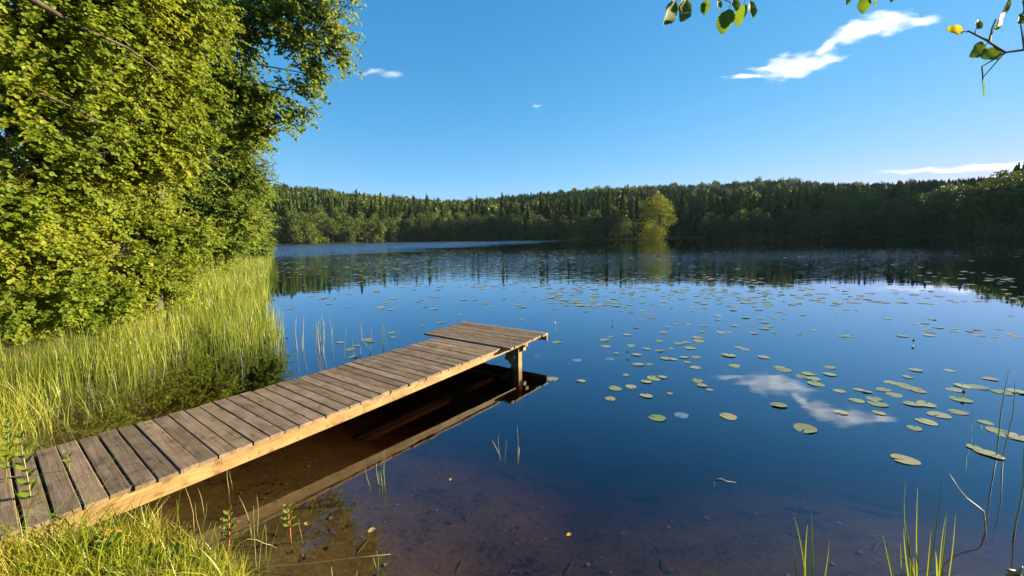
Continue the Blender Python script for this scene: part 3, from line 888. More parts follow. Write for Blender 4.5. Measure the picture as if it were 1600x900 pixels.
# ------------------------------------------------------------------ alders on the left bank
def alder(label, base, blobs, leaf_len, tpl, twigs_per, mat, trunk_r, lim=None, twig_len=(.35, .7), name='alder_tree', droop=.35, limb_extra=(), gap=.27):
    """base: foot of the trunk; blobs: (px, py, Y, rpx, rzpx) of the crown's clumps"""
    root = empty(name, base)
    tag(root, label, 'tree')
    off = tuple(base)
    base = Vector(base)
    tm, bmh, cr = MB(), MB(), MB()
    Cs = []
    for bl in blobs:
        px, py, Yd, rp, rzp = bl[:5]
        Cs.append((P(px, py, Yd), rp * Yd / F, rzp * Yd / F, bl[5] if len(bl) > 5 else 1.0))
    top = max(c[0].z for c in Cs)
    mean = sum((c[0] for c in Cs), Vector()) / len(Cs)
    # trunk leans towards the crown's middle
    tpnt = Vector((base.x * .65 + mean.x * .35, base.y * .65 + mean.y * .35, top))
    tr = [base + Vector((0, 0, -.3)), base.lerp(tpnt, .3) + Vector((rng.uniform(-.1, .1), rng.uniform(-.1, .1), 0)), base.lerp(tpnt, .65), tpnt]
    tube(tm, tr, [trunk_r * 1.15, trunk_r * .85, trunk_r * .5, trunk_r * .12], 9)
    allB, allD, allN, allL = [], [], [], []
    def leafrow(p0, p1, n):
        p0, p1 = np.array(p0), np.array(p1)
        u = np.linspace(.12, 1.0, n)
        ax = p1 - p0
        axu = ax / (np.linalg.norm(ax) + 1e-9)
        sidev = np.cross(axu, [0, 0, 1.0]); sidev /= np.linalg.norm(sidev) + 1e-9
        sg = np.where(np.arange(n) % 2, 1.0, -1.0)
        Bp = p0 + ax * u[:, None] + rng.normal(size=(n, 3)) * .012
        Dd = axu[None] * .55 + sidev[None] * sg[:, None] * .85 + np.array([0, 0, -droop])[None] + rng.normal(size=(n, 3)) * .28
        up = np.array([.75, -.3, .75]) + rng.normal(size=(n, 3)) * .6
        allB.append(Bp); allD.append(Dd); allN.append(up); allL.append(rng.uniform(.62, 1.15, n) * leaf_len)
    for (C, rad, rz, dn) in Cs:
        # limb from the trunk to the clump
        h = max(.25, min(.92, (C.z - base.z - (C - mean).length * .25) / max(.5, (top - base.z))))
        h = min(h, .9)
        st = tr[0].lerp(tr[1], h / .3) if h < .3 else (tr[1].lerp(tr[2], (h - .3) / .35) if h < .65 else tr[2].lerp(tr[3], (h - .65) / .35))
        md = st.lerp(C, .55) + Vector((0, 0, .12 * (C - st).length))
        r0 = max(.012, trunk_r * .33 * (1 - h * .6))
        tube(bmh, [st, st.lerp(md, .5) + Vector((0, 0, .03)), md, C], [r0, r0 * .8, r0 * .6, r0 * .35], 6)
        ntw = int(twigs_per * dn)
        nsub = max(5, int(ntw / 9))
        for k in range(nsub):
            d = Vector(rand_dir(1)[0]); d.z = d.z * .8
            E = C + Vector((d.x * rad, d.y * rad, d.z * rz)) * rng.uniform(.75, 1.0)
            M_ = C.lerp(E, .5) + Vector((0, 0, .08 * rad))
            tube(bmh, [C, M_, E], [r0 * .4, r0 * .28, r0 * .12], 4, cap=False)
            for q in range(max(3, int(ntw / nsub))):
                u = rng.uniform(.15, 1.0)
                S0 = C.lerp(M_, u * 2) if u < .5 else M_.lerp(E, u * 2 - 1)
                dd = Vector(rand_dir(1)[0]) * .8 + d * .7 + Vector((.15, -.1, -.12))
                dd.normalize()
                tl = rng.uniform(*twig_len)
                E2 = S0 + dd * tl + Vector((0, 0, -.12 * tl))
                tube(bmh, [S0, E2], [max(.0025, r0 * .08), .0012], 3, cap=False)
                leafrow(S0, E2, max(4, int(tl / (leaf_len * .42))))
    B, D, Nn, L_ = (np.concatenate(a) for a in (allB, allD, allN, allL))
    g3 = vnoise(B[:, 0] * 1.9 + B[:, 2] * .8, B[:, 1] * 1.5 - B[:, 2] * 1.9, 51) * .6 + vnoise(B[:, 0] * 4.1 - B[:, 2] * 2.2, B[:, 1] * 3.3 + B[:, 2] * 3.9, 53) * .4
    kp = g3 > gap
    B, D, Nn, L_ = B[kp], D[kp], Nn[kp], L_[kp]
    L_ = L_ * np.where(rng.uniform(0, 1, len(L_)) < .1, 1.35, 1.0)
    if lim is not None:
        keep = lim(B); B, D, Nn, L_ = B[keep], D[keep], Nn[keep], L_[keep]
    V_, F_ = leaves(B, D, Nn, L_, tpl)
    cr.add(V_, quads=F_)
    for (pts_, rads) in limb_extra:
        tube(bmh, pts_, rads, 7)
    tm.build('trunk', [M_bark], root, off, smooth=True)
    bmh.build('branches', [M_bark], root, off, smooth=True)
    cr.build('crown', [mat], root, off)
    print(label[:30], len(B), 'leaves')
    return root

def grid_blobs(lst):
    return lst
# far bushes at the end of the left bank
alder('rounded alder farthest along the left bank above the reeds', (-26.5, 41, .3),
      [(392, 360, 40, 26, 34), (372, 330, 41, 30, 36), (350, 370, 40, 34, 30), (400, 385, 38, 18, 12), (330, 330, 42, 36, 40), (385, 300, 42, 22, 26), (300, 360, 42, 40, 40)],
      .13, LEAF_MID, 330, M_leaf2, .16, twig_len=(.7, 1.4))
alder('leaning alder with drooping branches above the middle of the reeds', (-15.5, 21, .35),
      [(350, 300, 20, 60, 60), (300, 340, 19, 60, 52), (378, 230, 20, 42, 50), (385, 280, 20, 32, 40, .7), (320, 220, 21, 60, 60), (370, 340, 19, 42, 36), (250, 370, 18, 60, 45), (340, 170, 21, 50, 45), (270, 280, 20, 60, 60), (330, 385, 18, 55, 16)],
      .09, LEAF_MID, 520, M_leaf2, .15, twig_len=(.5, 1.0))
alder('broad alder bush with round leaves low over the reeds', (-9.2, 8.5, .4),
      [(235, 430, 9.5, 62, 46), (150, 420, 8.6, 75, 60), (60, 430, 7.6, 90, 62), (180, 350, 9.5, 75, 60), (90, 340, 8.6, 85, 70), (270, 370, 10.5, 60, 50), (-20, 380, 7.2, 90, 90), (200, 290, 10.5, 70, 60), (40, 470, 7.0, 70, 34), (150, 470, 8.0, 55, 28)],
      .06, LEAF_MID, 640, M_leaf, .10, twig_len=(.3, .6))
Lb = []
alder('tall alder whose branches reach over the water at top left', (-9.0, 10.5, .5),
      [(330, 120, 9.5, 70, 60), (300, 30, 10.5, 80, 60), (250, 170, 9.5, 80, 70), (370, 50, 10, 55, 60, .8), (380, 150, 9.4, 40, 45, .8), (400, 200, 9.8, 28, 34, .5), (418, 20, 10.0, 50, 34, .6), (455, -5, 10.0, 50, 26, .5), (465, 55, 10.0, 38, 26, .4), (505, 30, 10.0, 34, 26, .3), (515, 85, 10.0, 28, 20, .22), (535, 55, 10.0, 12, 12, .06), (480, 115, 10, 36, 22, .28), (450, 140, 10, 28, 20, .2), (470, 165, 10, 14, 14, .09), (440, 185, 9.9, 20, 18, .12), (540, 10, 10, 10, 14, .05)],
      .075, LEAF_MID, 330, M_leaf2, .15, twig_len=(.22, .5))
alder('near alder with sunlit leaves filling the upper left corner', (-7.2, 4.6, .45),
      [(60, 60, 5.6, 110, 80), (190, 60, 6.4, 95, 80), (130, 170, 6.0, 110, 80), (10, 190, 5.4, 110, 80), (250, 130, 7.0, 75, 75), (60, 280, 6.0, 110, 70), (190, 250, 6.8, 90, 65), (-40, 320, 5.2, 80, 80), (280, 30, 7.2, 75, 60), (130, -30, 6.0, 140, 60), (260, 230, 7.2, 60, 55)],
        .056, LEAF_NEAR, 560, M_leaf, .13, twig_len=(.25, .55),
      limb_extra=[([P(-120, 80, 5.4), P(0, 126, 5.1), P(70, 150, 5.1), P(125, 172, 5.3), P(170, 200, 5.6)], [.045, .026, .019, .012, .005]),
                  ([P(-60, -60, 4.9), P(60, 5, 5.1), P(120, 40, 5.4), P(200, 75, 5.7), P(260, 120, 6.2)], [.05, .034, .024, .014, .005])])

# ------------------------------------------------------------------ reed bed
from bisect import bisect
def in_poly(x, y, poly):
    inside = np.zeros(x.shape, bool)
    n_ = len(poly)
    for i in range(n_):
        x0_, y0_ = poly[i]; x1_, y1_ = poly[(i + 1) % n_]
        inside ^= ((y0_ > y) != (y1_ > y)) & (x < (x1_ - x0_) * (y - y0_) / (y1_ - y0_ + 1e-30) + x0_)
    return inside
REED = [(-4.1, 7.45), (-4.75, 6.95), (-5.35, 6.4), (-5.75, 5.5), (-5.9, 4.7), (-7.5, 4.6), (-9.5, 9), (-15, 18), (-30, 44), (-24.3, 43), (-12.7, 22), (-7.0, 12), (-5.1, 9), (-4.2, 7.6)]
def scatter(poly, n, dens=None):
    p = np.array(poly); lo, hi = p.min(0), p.max(0)
    xs, ys = [], []
    tot = 0
    while tot < n:
        x = rng.uniform(lo[0], hi[0], 20000); y = rng.uniform(lo[1], hi[1], 20000)
        k_ = in_poly(x, y, poly)
        if dens is not None: k_ &= rng.uniform(0, 1, 20000) < dens(x, y)
        xs.append(x[k_]); ys.append(y[k_]); tot += k_.sum()
    return np.concatenate(xs)[:n], np.concatenate(ys)[:n]
mb = MB()
rx_, ry_ = scatter(REED, 12500, lambda x, y: np.clip((7.0 / y) ** 1.0, 0, 1) * np.clip(-.15 + 1.7 * vnoise(x * 1.9, y * 1.9, 9), .04, 1))
gzv = ground_z(rx_, ry_)
B = np.stack([rx_, ry_, np.minimum(gzv, 0.0) * 1.0], 1); B[:, 2] = np.where(gzv > 0, gzv, np.maximum(gzv, -.25))
H = rng.uniform(.38, .82, len(B)) * (.7 + .4 * vnoise(rx_ * .5, ry_ * .5, 4)) - B[:, 2] * .6
V_, F_ = blades(B, H, rng.normal(size=(len(B), 2)) * .13 + np.array([.05, -.02]), rng.uniform(.0045, .011, len(B)) * np.clip(ry_ / 7, .9, 2.5), 4)
mb.add(V_, quads=F_)
# short sedge along the water between the reeds and the jetty
SEDGE = [(-5.6, 5.4), (-5.0, 5.5), (-4.75, 4.9), (-4.8, 4.0), (-6.5, 3.3), (-7, 4.6)]
rx_, ry_ = scatter(SEDGE, 1000, lambda x, y: np.clip(-.2 + 1.5 * vnoise(x * 2.2, y * 2.2, 19), 0, 1))
gzv = ground_z(rx_, ry_)
B = np.stack([rx_, ry_, np.maximum(gzv, -.15)], 1)
H = rng.uniform(.2, .5, len(B)) + np.where(gzv > .05, .12, 0)
V_, F_ = blades(B, H, rng.normal(size=(len(B), 2)) * .22, rng.uniform(.004, .009, len(B)), 4)
mb.add(V_, quads=F_)
tag(mb.build('reed_bed', [M_reed]), 'bright yellow green reeds and sedge growing along the left shore', 'reeds', kind='stuff')

# bank grass in the near left corner and under the camera
mb = MB()
NEAR = [(-7, 3.2), (-5.2, 3.8), (-4.1, 3.35), (-3.1, 2.85), (-2.35, 2.6), (-1.9, 2.45), (-1.55, 2.2), (-1.25, 1.85), (-.75, 1.4), (-.3, .9), (-2.0, .6), (-7, .8)]
def near_den(x, y):
    # nothing grows through the jetty deck
    a = jyaw
    dx, dy = x - jx, y - jy
    side = -dx * math.cos(a) + dy * math.sin(a)
    return np.where((side > -.02) & (side < jw + .02), 0.0, np.clip(.35 + 1.0 * vnoise(x * 3, y * 3, 23), 0, 1))
rx_, ry_ = scatter(NEAR, 23000, near_den)
gzv = ground_z(rx_, ry_)
B = np.stack([rx_, ry_, np.maximum(gzv, -.1)], 1)
dx, dy = rx_ - jx, ry_ - jy
side = -dx * math.cos(jyaw) + dy * math.sin(jyaw)
H = rng.uniform(.05, .17, len(B)) * (.7 + .8 * vnoise(rx_ * 2, ry_ * 2, 8))
H *= 1 + 1.1 * np.clip((-rx_ - 2.0) / .7, 0, 1)
H = np.where(rng.uniform(0, 1, len(B)) < .04, H * 2.0, H)
V_, F_ = blades(B, H, rng.normal(size=(len(B), 2)) * .38 + np.array([.12, -.03]), rng.uniform(.003, .0075, len(B)), 4)
mb.add(V_, quads=F_)
tag(mb.build('bank_grass', [M_grass]), 'sunlit yellow green grass on the near left bank below the jetty', 'grass', kind='stuff')

# ------------------------------------------------------------------ single stems, clumps and herbs
def stems(name, label, cat, specs, mats, group=None, w=.006):
    """specs: (base px, base py, tip px, tip py, width m, mat index[, bend])"""
    b0 = G(*(specs[0][1][0] if specs[0][0] == 'poly' else specs[0][:2]), 0)
    mb = MB()
    for sp in specs:
        if sp[0] == 'poly':
            q0 = G(*sp[1][0], 0)
            q = [q0 - Vector((0, 0, .05)), q0] + [P(x_, y_, q0.y + .02 * i_) for i_, (x_, y_) in enumerate(sp[1][1:])]
            tube(mb, q, [sp[2] * .5 * (1 - .6 * i_ / len(q)) for i_ in range(len(q))], 5, sp[3])
            continue
        bx, by, tx, ty = sp[:4]
        wd = sp[4] if len(sp) > 4 else w
        mi = sp[5] if len(sp) > 5 else 0
        bend = sp[6] if len(sp) > 6 else rng.uniform(-.06, .06)
        a = G(bx, by, 0); dY = sp[7] if len(sp) > 7 else rng.uniform(-.06, .06)
        e = P(tx, ty, a.y + dY * (a - Vector((0, 0, CAM_H))).length * .2)
        mid = a.lerp(e, .5) + Vector((bend * (e - a).length, 0, 0))
        pts = [a + (a - mid) * .25, a, a.lerp(mid, .5), mid, mid.lerp(e, .5) + Vector((bend * .25 * (e - a).length, 0, 0)), e]
        pts[0].z = min(-.06, pts[0].z)
        tube(mb, pts, [wd * .5, wd * .5, wd * .48, wd * .42, wd * .32, wd * .1], 5, mi)
    o = mb.build(name, mats, None, tuple(b0), smooth=True)
    o.location = b0
    tag(o, label, cat, group)
    return o
RM = [M_rush, M_dry]
# sparse reeds standing in the open water behind the jetty
g = 'reed stems in open water behind the jetty'
stems('reed_stem', 'tight group of reed stems left of the jetty at the reed bed edge', 'reeds', [(437, 530, 435, 478, .014), (441, 535, 440, 484, .012), (443, 520, 444, 488, .01), (434, 520, 431, 470, .014)], RM, g)
stems('reed_stem', 'pair of pale reed stems second from the reed bed', 'reeds', [(464, 544, 463, 497, .013, 1), (474, 543, 475, 492, .011, 1), (472, 545, 473, 520, .01)], RM, g)
stems('reed_stem', 'densest pale clump of reed stems standing in open water', 'reeds', [(493, 545, 494, 502, .012), (499, 548, 498, 500, .014, 1), (502, 545, 503, 492, .014), (505, 551, 504, 496, .014, 1), (506, 545, 507, 500, .012)], RM, g)
stems('reed_stem', 'thin forked reed stem right of the densest clump', 'reeds', [(519, 543, 518, 512, .012), (519, 520, 515, 492, .007), (519, 520, 522, 505, .006)], RM, g)
stems('reed_stem', 'bent reed stem with a floating pad beside it behind the jetty', 'reeds', [(538, 556, 541, 514, .012), (541, 520, 545, 505, .006), (553, 553, 550, 528, .009)], RM, g)
stems('reed_stem', 'tallest single reed stem close behind the jetty', 'reeds', [(562, 557, 563, 504, .012, 1)], RM, g)
stems('reed_stem', 'leaning reed stem with broken side leaf close behind the jetty', 'reeds', [(578, 555, 580, 510, .010), (573, 540, 566, 528, .008)], RM, g)
stems('reed_stem', 'small tapered reed tuft nearest the jetty planks', 'reeds', [(598, 536, 599, 506, .012), (602, 536, 600, 512, .009), (596, 534, 598, 515, .008)], RM, g)
# rushes right of the jetty
g = 'thin rushes in the shallow water'
stems('rush_clump', 'four short pale stems in open water right of the jetty', 'rush', [(781, 711, 768, 686, .006, 1), (780, 706, 780, 678, .005, 1), (789, 714, 793, 686, .004), (809, 714, 808, 666, .005, 1), (810, 712, 811, 698, .011)], RM, g)
stems('rush_clump', 'upright green rush tuft beside the beam reflection', 'rush', [(592, 758, 588, 722, .007), (597, 759, 597, 718, .008), (601, 758, 602, 716, .007), (594, 758, 590, 735, .005), (600, 757, 601, 702, .004)], RM, g)
stems('rush_clump', 'single slanting rush left of the green tuft', 'rush', [(577, 758, 570, 729, .005)], RM, g)
stems('rush_clump', 'forked pale stem hanging over the water beside the beam', 'rush', [(357, 762, 355, 731, .006, 1), (362, 755, 358, 735, .004)], RM, g)
stems('rush_clump', 'tall crossing rushes before the beam reflection near the bank', 'rush', [(393, 833, 372, 773, .006), (400, 887, 396, 790, .006), (402, 830, 401, 773, .006), (404, 890, 414, 820, .006), (415, 868, 414, 818, .005), (417, 885, 435, 820, .005), (392, 838, 392, 816, .005), (398, 860, 380, 905, .005, 1)], RM, g)
stems('rush_clump', 'dry grass stem arched down over the water', 'rush', [('poly', [(362, 873), (366, 862), (375, 848), (388, 842), (402, 844), (412, 849), (424, 852), (431, 856), (436, 868)], .007, 1)], RM, g)
stems('rush_clump', 'tall rushes on the bank edge under the jetty beam', 'rush', [(222, 855, 227, 788, .006), (226, 862, 222, 800, .005), (238, 850, 222, 815, .004), (240, 858, 240, 812, .005), (246, 860, 253, 790, .006), (252, 870, 257, 820, .005), (282, 830, 276, 780, .005), (210, 840, 200, 805, .005), (182, 832, 174, 800, .006)], RM, g)
stems('rush_clump', 'thin twisting stems hanging below the beam', 'rush', [(304, 845, 288, 758, .005, 1, .06), (318, 798, 308, 760, .005), (315, 840, 305, 785, .004), (316, 825, 323, 786, .004), (300, 842, 256, 806, .005, 1), (322, 835, 330, 815, .004)], RM, g)
stems('rush_clump', 'loose brown and green rushes at the corner of the bank', 'rush', [(318, 890, 338, 815, .006), (325, 880, 332, 840, .005), (300, 880, 308, 835, .005, 1), (334, 892, 345, 832, .005), (290, 880, 297, 838, .005), (340, 905, 318, 870, .005, 1), (345, 880, 360, 850, .004, 1), (310, 885, 322, 860, .004)], RM, g)
stems('rush_clump', 'short stems in shallow water at the bottom edge', 'rush', [(519, 900, 518, 884, .005), (557, 900, 558, 890, .004), (587, 886, 582, 869, .004), (591, 886, 588, 860, .005), (471, 838, 467, 810, .005)], RM, g)
# right side
stems('tall_rush', 'two tall thin dark rushes rising from the lily pads at right', 'rush', [(1557, 712, 1578, 572, .009), (1567, 714, 1585, 578, .008)], RM)
stems('tall_rush', 'short dark rush left of the tall pair at right', 'rush', [(1518, 684, 1523, 636, .006), (1534, 664, 1536, 648, .005)], RM)
stems('bent_reed', 'bent dry reed folded over the water near the right edge', 'reed', [('poly', [(1540, 832), (1539, 815), (1537, 799), (1526, 790), (1510, 778), (1497, 762), (1483, 740)], .010, 1)], RM)
stems('bent_reed', 'curved stem at the right edge of the picture', 'reed', [('poly', [(1585, 832), (1588, 812), (1593, 795), (1599, 760), (1600, 700)], .012, 0)], RM)
def clump(name, label, specs):
    b0 = G(specs[0][0], specs[0][1], .1)
    mb = MB()
    for (bx, by, tx, ty, wd, bend) in specs:
        a = G(bx, by, 0.0); e = P(tx, ty, a.y + rng.uniform(-.06, .06))
        ax = (e - a); sidev = Vector((ax.z, .3 * rng.uniform(-1, 1), -ax.x)).normalized()
        Vv = []
        n_ = 7
        for i in range(n_ + 1):
            u = i / n_
            c = a.lerp(e, u) + Vector((bend * 4 * u * (1 - u) * ax.length, 0, 0))
            w_ = wd * (1 - u ** 2.5) * .5 + .0006
            Vv += [tuple(c + sidev * w_), tuple(c + Vector((0, -w_ * .7, 0))), tuple(c - sidev * w_)]
        Q_ = []
        for i in range(n_):
            Q_ += [(3 * i, 3 * i + 1, 3 * i + 4, 3 * i + 3), (3 * i + 1, 3 * i + 2, 3 * i + 5, 3 * i + 4)]
        mb.add(Vv, quads=Q_)
    o = mb.build(name, [M_reed], None, tuple(b0), smooth=True); o.location = b0
    tag(o, label, 'grass')
clump('grass_clump', 'smaller clump of green blades at the bottom right', [(1250, 940, 1239, 838, .011, 0), (1262, 940, 1241, 806, .009, .03), (1268, 945, 1267, 790, .013, .01), (1262, 945, 1262, 820, .010, -.02), (1280, 945, 1296, 846, .011, .03), (1256, 940, 1258, 860, .008, 0)])
clump('grass_clump', 'larger clump of long green blades at the bottom right', [(1404, 950, 1379, 834, .011, .01), (1412, 950, 1407, 846, .008, 0), (1430, 950, 1437, 738, .009, .02) if False else (1440, 950, 1471, 738, .012, .02), (1450, 950, 1415, 752, .009, -.06), (1436, 950, 1434, 762, .009, -.01), (1460, 950, 1480, 792, .010, .02), (1468, 950, 1477, 808, .009, -.02), (1474, 950, 1493, 804, .009, .02), (1430, 950, 1412, 826, .012, -.02), (1424, 950, 1418, 828, .011, .02), (1446, 955, 1455, 830, .013, 0), (1438, 955, 1428, 870, .012, -.02), (1480, 950, 1468, 850, .010, 0), (1418, 950, 1460, 835, .009, .06), (1464, 955, 1462, 862, .012, .02)])
stems('dry_leaf', 'brown dry leaf standing at the bottom right corner', 'leaf', [(1590, 895, 1572, 890, .03, 1, 0), (1592, 897, 1598, 885, .02, 1, 0)], RM)

def herb(name, label, bx, by, tx, ty, pairs, leaf_px, z0=0.0, stem_mat=None, flowers=None, taper=True, slim=.5):
    a = G(bx, by, z0); e = P(tx, ty, a.y)
    root = empty(name, a); tag(root, label, 'plant')
    mb = MB(); tube(mb, [a - Vector((0, 0, .08)), a, a.lerp(e, .5) + Vector((.004, 0, 0)), e], [.0045, .004, .0033, .0012], 6)
    mb.build('stem', [stem_mat or M_herb], root, tuple(a), smooth=True)
    k_ = a.y / F
    Bp, Dd, Nn, Ll = [], [], [], []
    for i in range(pairs):
        u = .22 + .78 * (i + .5) / pairs
        an = i * 1.57 + rng.uniform(-.3, .3)
        for sgn in (0, math.pi):
            d = Vector((math.cos(an + sgn), math.sin(an + sgn) * .8, .35 + .5 * u))
            Bp.append(tuple(a.lerp(e, u))); Dd.append(tuple(d)); Nn.append((-.3 * d.x, -.3 * d.y, 1)); Ll.append(leaf_px * k_ * (1.15 - .6 * u if taper else 1) * rng.uniform(.85, 1.15))
    tpl = (LEAF_NEAR[0] * np.array([1, slim, 1]), LEAF_NEAR[1])
    V_, F_ = leaves(np.array(Bp), np.array(Dd), np.array(Nn, float), np.array(Ll), tpl)
    mb = MB(); mb.add(V_, quads=F_); mb.build('leaves', [M_herb], root, tuple(a), smooth=True)
herb('leafy_shoot', 'small leafy shoot with red stem in shallow water, the left one', 358, 856, 357, 797, 8, 20, 0, M_red)
herb('leafy_shoot', 'small leafy shoot with red stem farther out in the water', 454, 838, 449, 790, 7, 17, 0, M_red)
herb('leafy_plant', 'tall narrow leaved plant standing in front of the jetty boards at left', 54, 812, 30, 680, 10, 24, .18, M_dry)
herb('leafy_plant', 'pale lance leaved plant at the left picture edge', 8, 760, 14, 655, 9, 18, .3, M_herb)
herb('leafy_plant', 'small plant peeping up before the beam beside the orange lump', 190, 845, 168, 803, 5, 16, .1, M_herb)
herb('broad_leaf_plant', 'broad leaved green herb below the orange lump', 185, 880, 165, 845, 4, 34, .12, M_herb, slim=.75)
herb('broad_leaf_plant', 'broad leaved herb in the grass near the water corner', 236, 890, 230, 862, 4, 30, .06, M_herb, slim=.8)
herb('broad_leaf_plant', 'yellow green herb at the water edge of the bank', 278, 885, 272, 862, 4, 28, .03, M_herb, slim=.7)
herb('leafy_twig', 'yellow leafed sprig leaning over the second jetty board', 108, 733, 104, 706, 3, 14, DZ + .01, M_herb)
# fern frond
a = G(52, 900, .3); root = empty('fern', a); tag(root, 'small bright fern frond in the near bottom left corner', 'fern')
e = P(14, 880, a.y - .02)
mb = MB(); tube(mb, [a, a.lerp(e, .5) + Vector((0, 0, .01)), e], [.003, .0025, .001], 5); mb.build('stem', [M_herb], root, tuple(a))
Bp, Dd, Nn, Ll = [], [], [], []
for i in range(11):
    u = i / 11
    for sg in (-1, 1):
        Bp.append(tuple(a.lerp(e, u))); Dd.append((-.35, sg * .5, .75 * sg + .1)); Nn.append((0, -1, .4)); Ll.append(.055 * (1.05 - u))
V_, F_ = leaves(np.array(Bp), np.array(Dd), np.array(Nn, float), np.array(Ll), (LEAF_NEAR[0] * np.array([1, .4, 1]), LEAF_NEAR[1]))
mb = MB(); mb.add(V_, quads=F_); mb.build('frond', [M_herb], root, tuple(a))
# orange mossy lump
import bmesh
c = G(166, 842, .2)
bm = bmesh.new(); bmesh.ops.create_icosphere(bm, subdivisions=4, radius=.055)
for v in bm.verts:
    n_ = float(vnoise(np.array([v.co.x * 45 + 9]), np.array([v.co.y * 45 + v.co.z * 30]), 2)[0]); n2_ = float(vnoise(np.array([v.co.x * 160]), np.array([v.co.y * 150 + v.co.z * 170]), 6)[0])
    v.co *= .7 + .4 * n_ + .22 * n2_
    v.co.z *= .8; v.co.x *= 1.3
me = bpy.data.meshes.new('mossy_stone'); bm.to_mesh(me); bm.free(); me.materials.append(M_stone)
o = link('mossy_stone', me, None, c); tag(o, 'orange brown crusty lump in the grass beside the jetty beam', 'stone')
# yellow flowers in the grass
for i, (px, py, lb) in enumerate([(58, 785, 'orange yellow flower highest in the grass before the boards'), (114, 783, 'yellow flower at the end of the second jetty board'), (18, 801, 'yellow flower nearest the left edge of the grass'), (68, 851, 'single yellow flower low in the near grass')]):
    c = G(px, py, .3); mb = MB()
    an = np.arange(6) * 1.047 + i
    D = np.stack([np.cos(an), np.sin(an), np.full(6, .5)], 1)
    V_, F_ = leaves(np.repeat([[0, 0, 0]], 6, 0).astype(float), D, np.stack([-np.cos(an) * .5, -np.sin(an) * .5, np.ones(6)], 1), np.full(6, .014), LEAF_NEAR)
    mb.add(V_, quads=F_, mat=0); tube(mb, [(0, 0, -.16), (.005, 0, -.08), (0, 0, 0)], [.0015, .0014, .001], 4, 1)
    o = mb.build('yellow_flower', [M_yellow, M_herb]); o.location = c
    tag(o, lb, 'flower', 'yellow flowers in the near grass')

# ------------------------------------------------------------------ lily pads
def pad_mesh(seed, curl=0.0):
    r_ = np.random.default_rng(seed)
    n_ = 22; notch = .28
    Vv = [(0, 0, .006)]
    for ring, rr_ in ((0, .55), (1, 1.0)):
        for i in range(n_ + 1):
            a = notch / 2 + (2 * math.pi - notch) * i / n_
            w_ = 1 + (.05 * math.sin(3 * a + seed) + r_.uniform(-.03, .03)) * ring
            rad = rr_ * w_ * (1 - .05 * ring * (i in (0, n_)))
            z = .004 + ring * (.010 * abs(math.sin(2 * a + seed)) + r_.uniform(0, .006)) + curl * ring * max(0, math.sin(a + seed)) ** 4 * .35
            Vv.append((rad * math.cos(a) * 1.1, rad * math.sin(a), z))
    k_ = n_ + 1
    T_ = [(0, 1 + i, 2 + i) for i in range(n_)]
    Q_ = [(1 + i, 1 + k_ + i, 2 + k_ + i, 2 + i) for i in range(n_)]
    return np.array(Vv), np.array(T_), np.array(Q_)
PADS = []; PADO = []; PADK = []
for i in range(9):
    V_, T_, Q_ = pad_mesh(i, .0 if i < 7 else .35)
    PADS.append(mesh_np('lily_pad', V_, [T_, Q_], [M_pad], smooth=True))
    PADO.append(mesh_np('lily_pad', V_, [T_, Q_], [M_pad_old], smooth=True))
    PADK.append(mesh_np('lily_pad', V_, [T_, Q_], [M_pad_sunk], smooth=True))
pad_spots = []
def pad(px, py, w, label, group, kind='green', z=.003):
    c = G(px, py, z)
    r_ = w / 2 * c.y / F * .80
    # keep clear of pads already there
    me = random.choice({'green': PADS, 'old': PADO, 'sunk': PADK}[kind])
    o = link('lily_pad', me, None, (c.x, c.y, z + (len(pad_spots) % 7) * .0007), random.uniform(0, 6.28))
    o.scale = (r_, r_, r_)
    if kind != 'sunk': o.rotation_euler = (random.gauss(0, .035), random.gauss(0, .035), o.rotation_euler.z)
    tag(o, label, 'lily pad', group)
    pad_spots.append((c.x, c.y, r_))
    return o
own = [(864, 592, 22, 'green lily pad touching the reflection of the jetty end'), (908, 595, 17, 'small round lily pad next right of the jetty end reflection'), (954, 623, 21, 'lone green lily pad below the pair right of the jetty'),
       (1027, 653, 31, 'bright green lily pad nearest the viewer in mid water'), (1258, 670, 40, 'long lily pad below the left end of the cloud reflection'), (1216, 633, 28, 'lily pad just below the left lump of cloud reflection'),
       (1138, 651, 30, 'tilted brownish lily pad right of the sunken pale one'), (1414, 718, 44, 'large lone lily pad lying nearest at the right'), (1109, 609, 13, 'smallest pad at the lower end of a row of three')]
for (px, py, w, lb) in own: pad(px, py, w, lb, None)
pad(1065, 649, 27, 'pale lily pad sunk just under the surface', None, 'sunk', -.025)
pad(1047, 615, 12, 'small brown lily pad between green ones', None, 'old')
for (px, py, w) in [(953, 561, 18), (902, 563, 18)]:
    pad(px, py, w, 'pale blue lily pad under the surface beyond the jetty end', 'sunken lily pads beyond the jetty end', 'sunk', -.02)
mid = [(961, 607, 24), (986, 604, 21), (1010, 618, 25), (1010, 596, 21), (1021, 591, 25), (1035, 589, 18), (1090, 595, 20), (1097, 602, 19), (1087, 574, 20), (997, 569, 22), (1015, 569, 13), (978, 586, 13), (1139, 555, 26), (1148, 572, 20), (1193, 558, 20),
       (947, 541, 18), (986, 540, 16), (1011, 545, 15), (1030, 548, 16), (995, 554, 17), (963, 552, 11), (1040, 560, 20), (1052, 561, 16), (1069, 558, 17), (1088, 558, 18), (1074, 566, 13), (1079, 544, 21), (1049, 545, 10), (870, 535, 18), (1155, 543, 16), (1165, 546, 15), (1030, 533, 14), (1060, 537, 18), (1072, 535, 16), (1092, 533, 20), (945, 531, 18), (955, 526, 14), (980, 523, 18)]
for (px, py, w) in mid: pad(px, py, w, 'green lily pad among those scattered in mid water right of the jetty', 'lily pads in mid water')
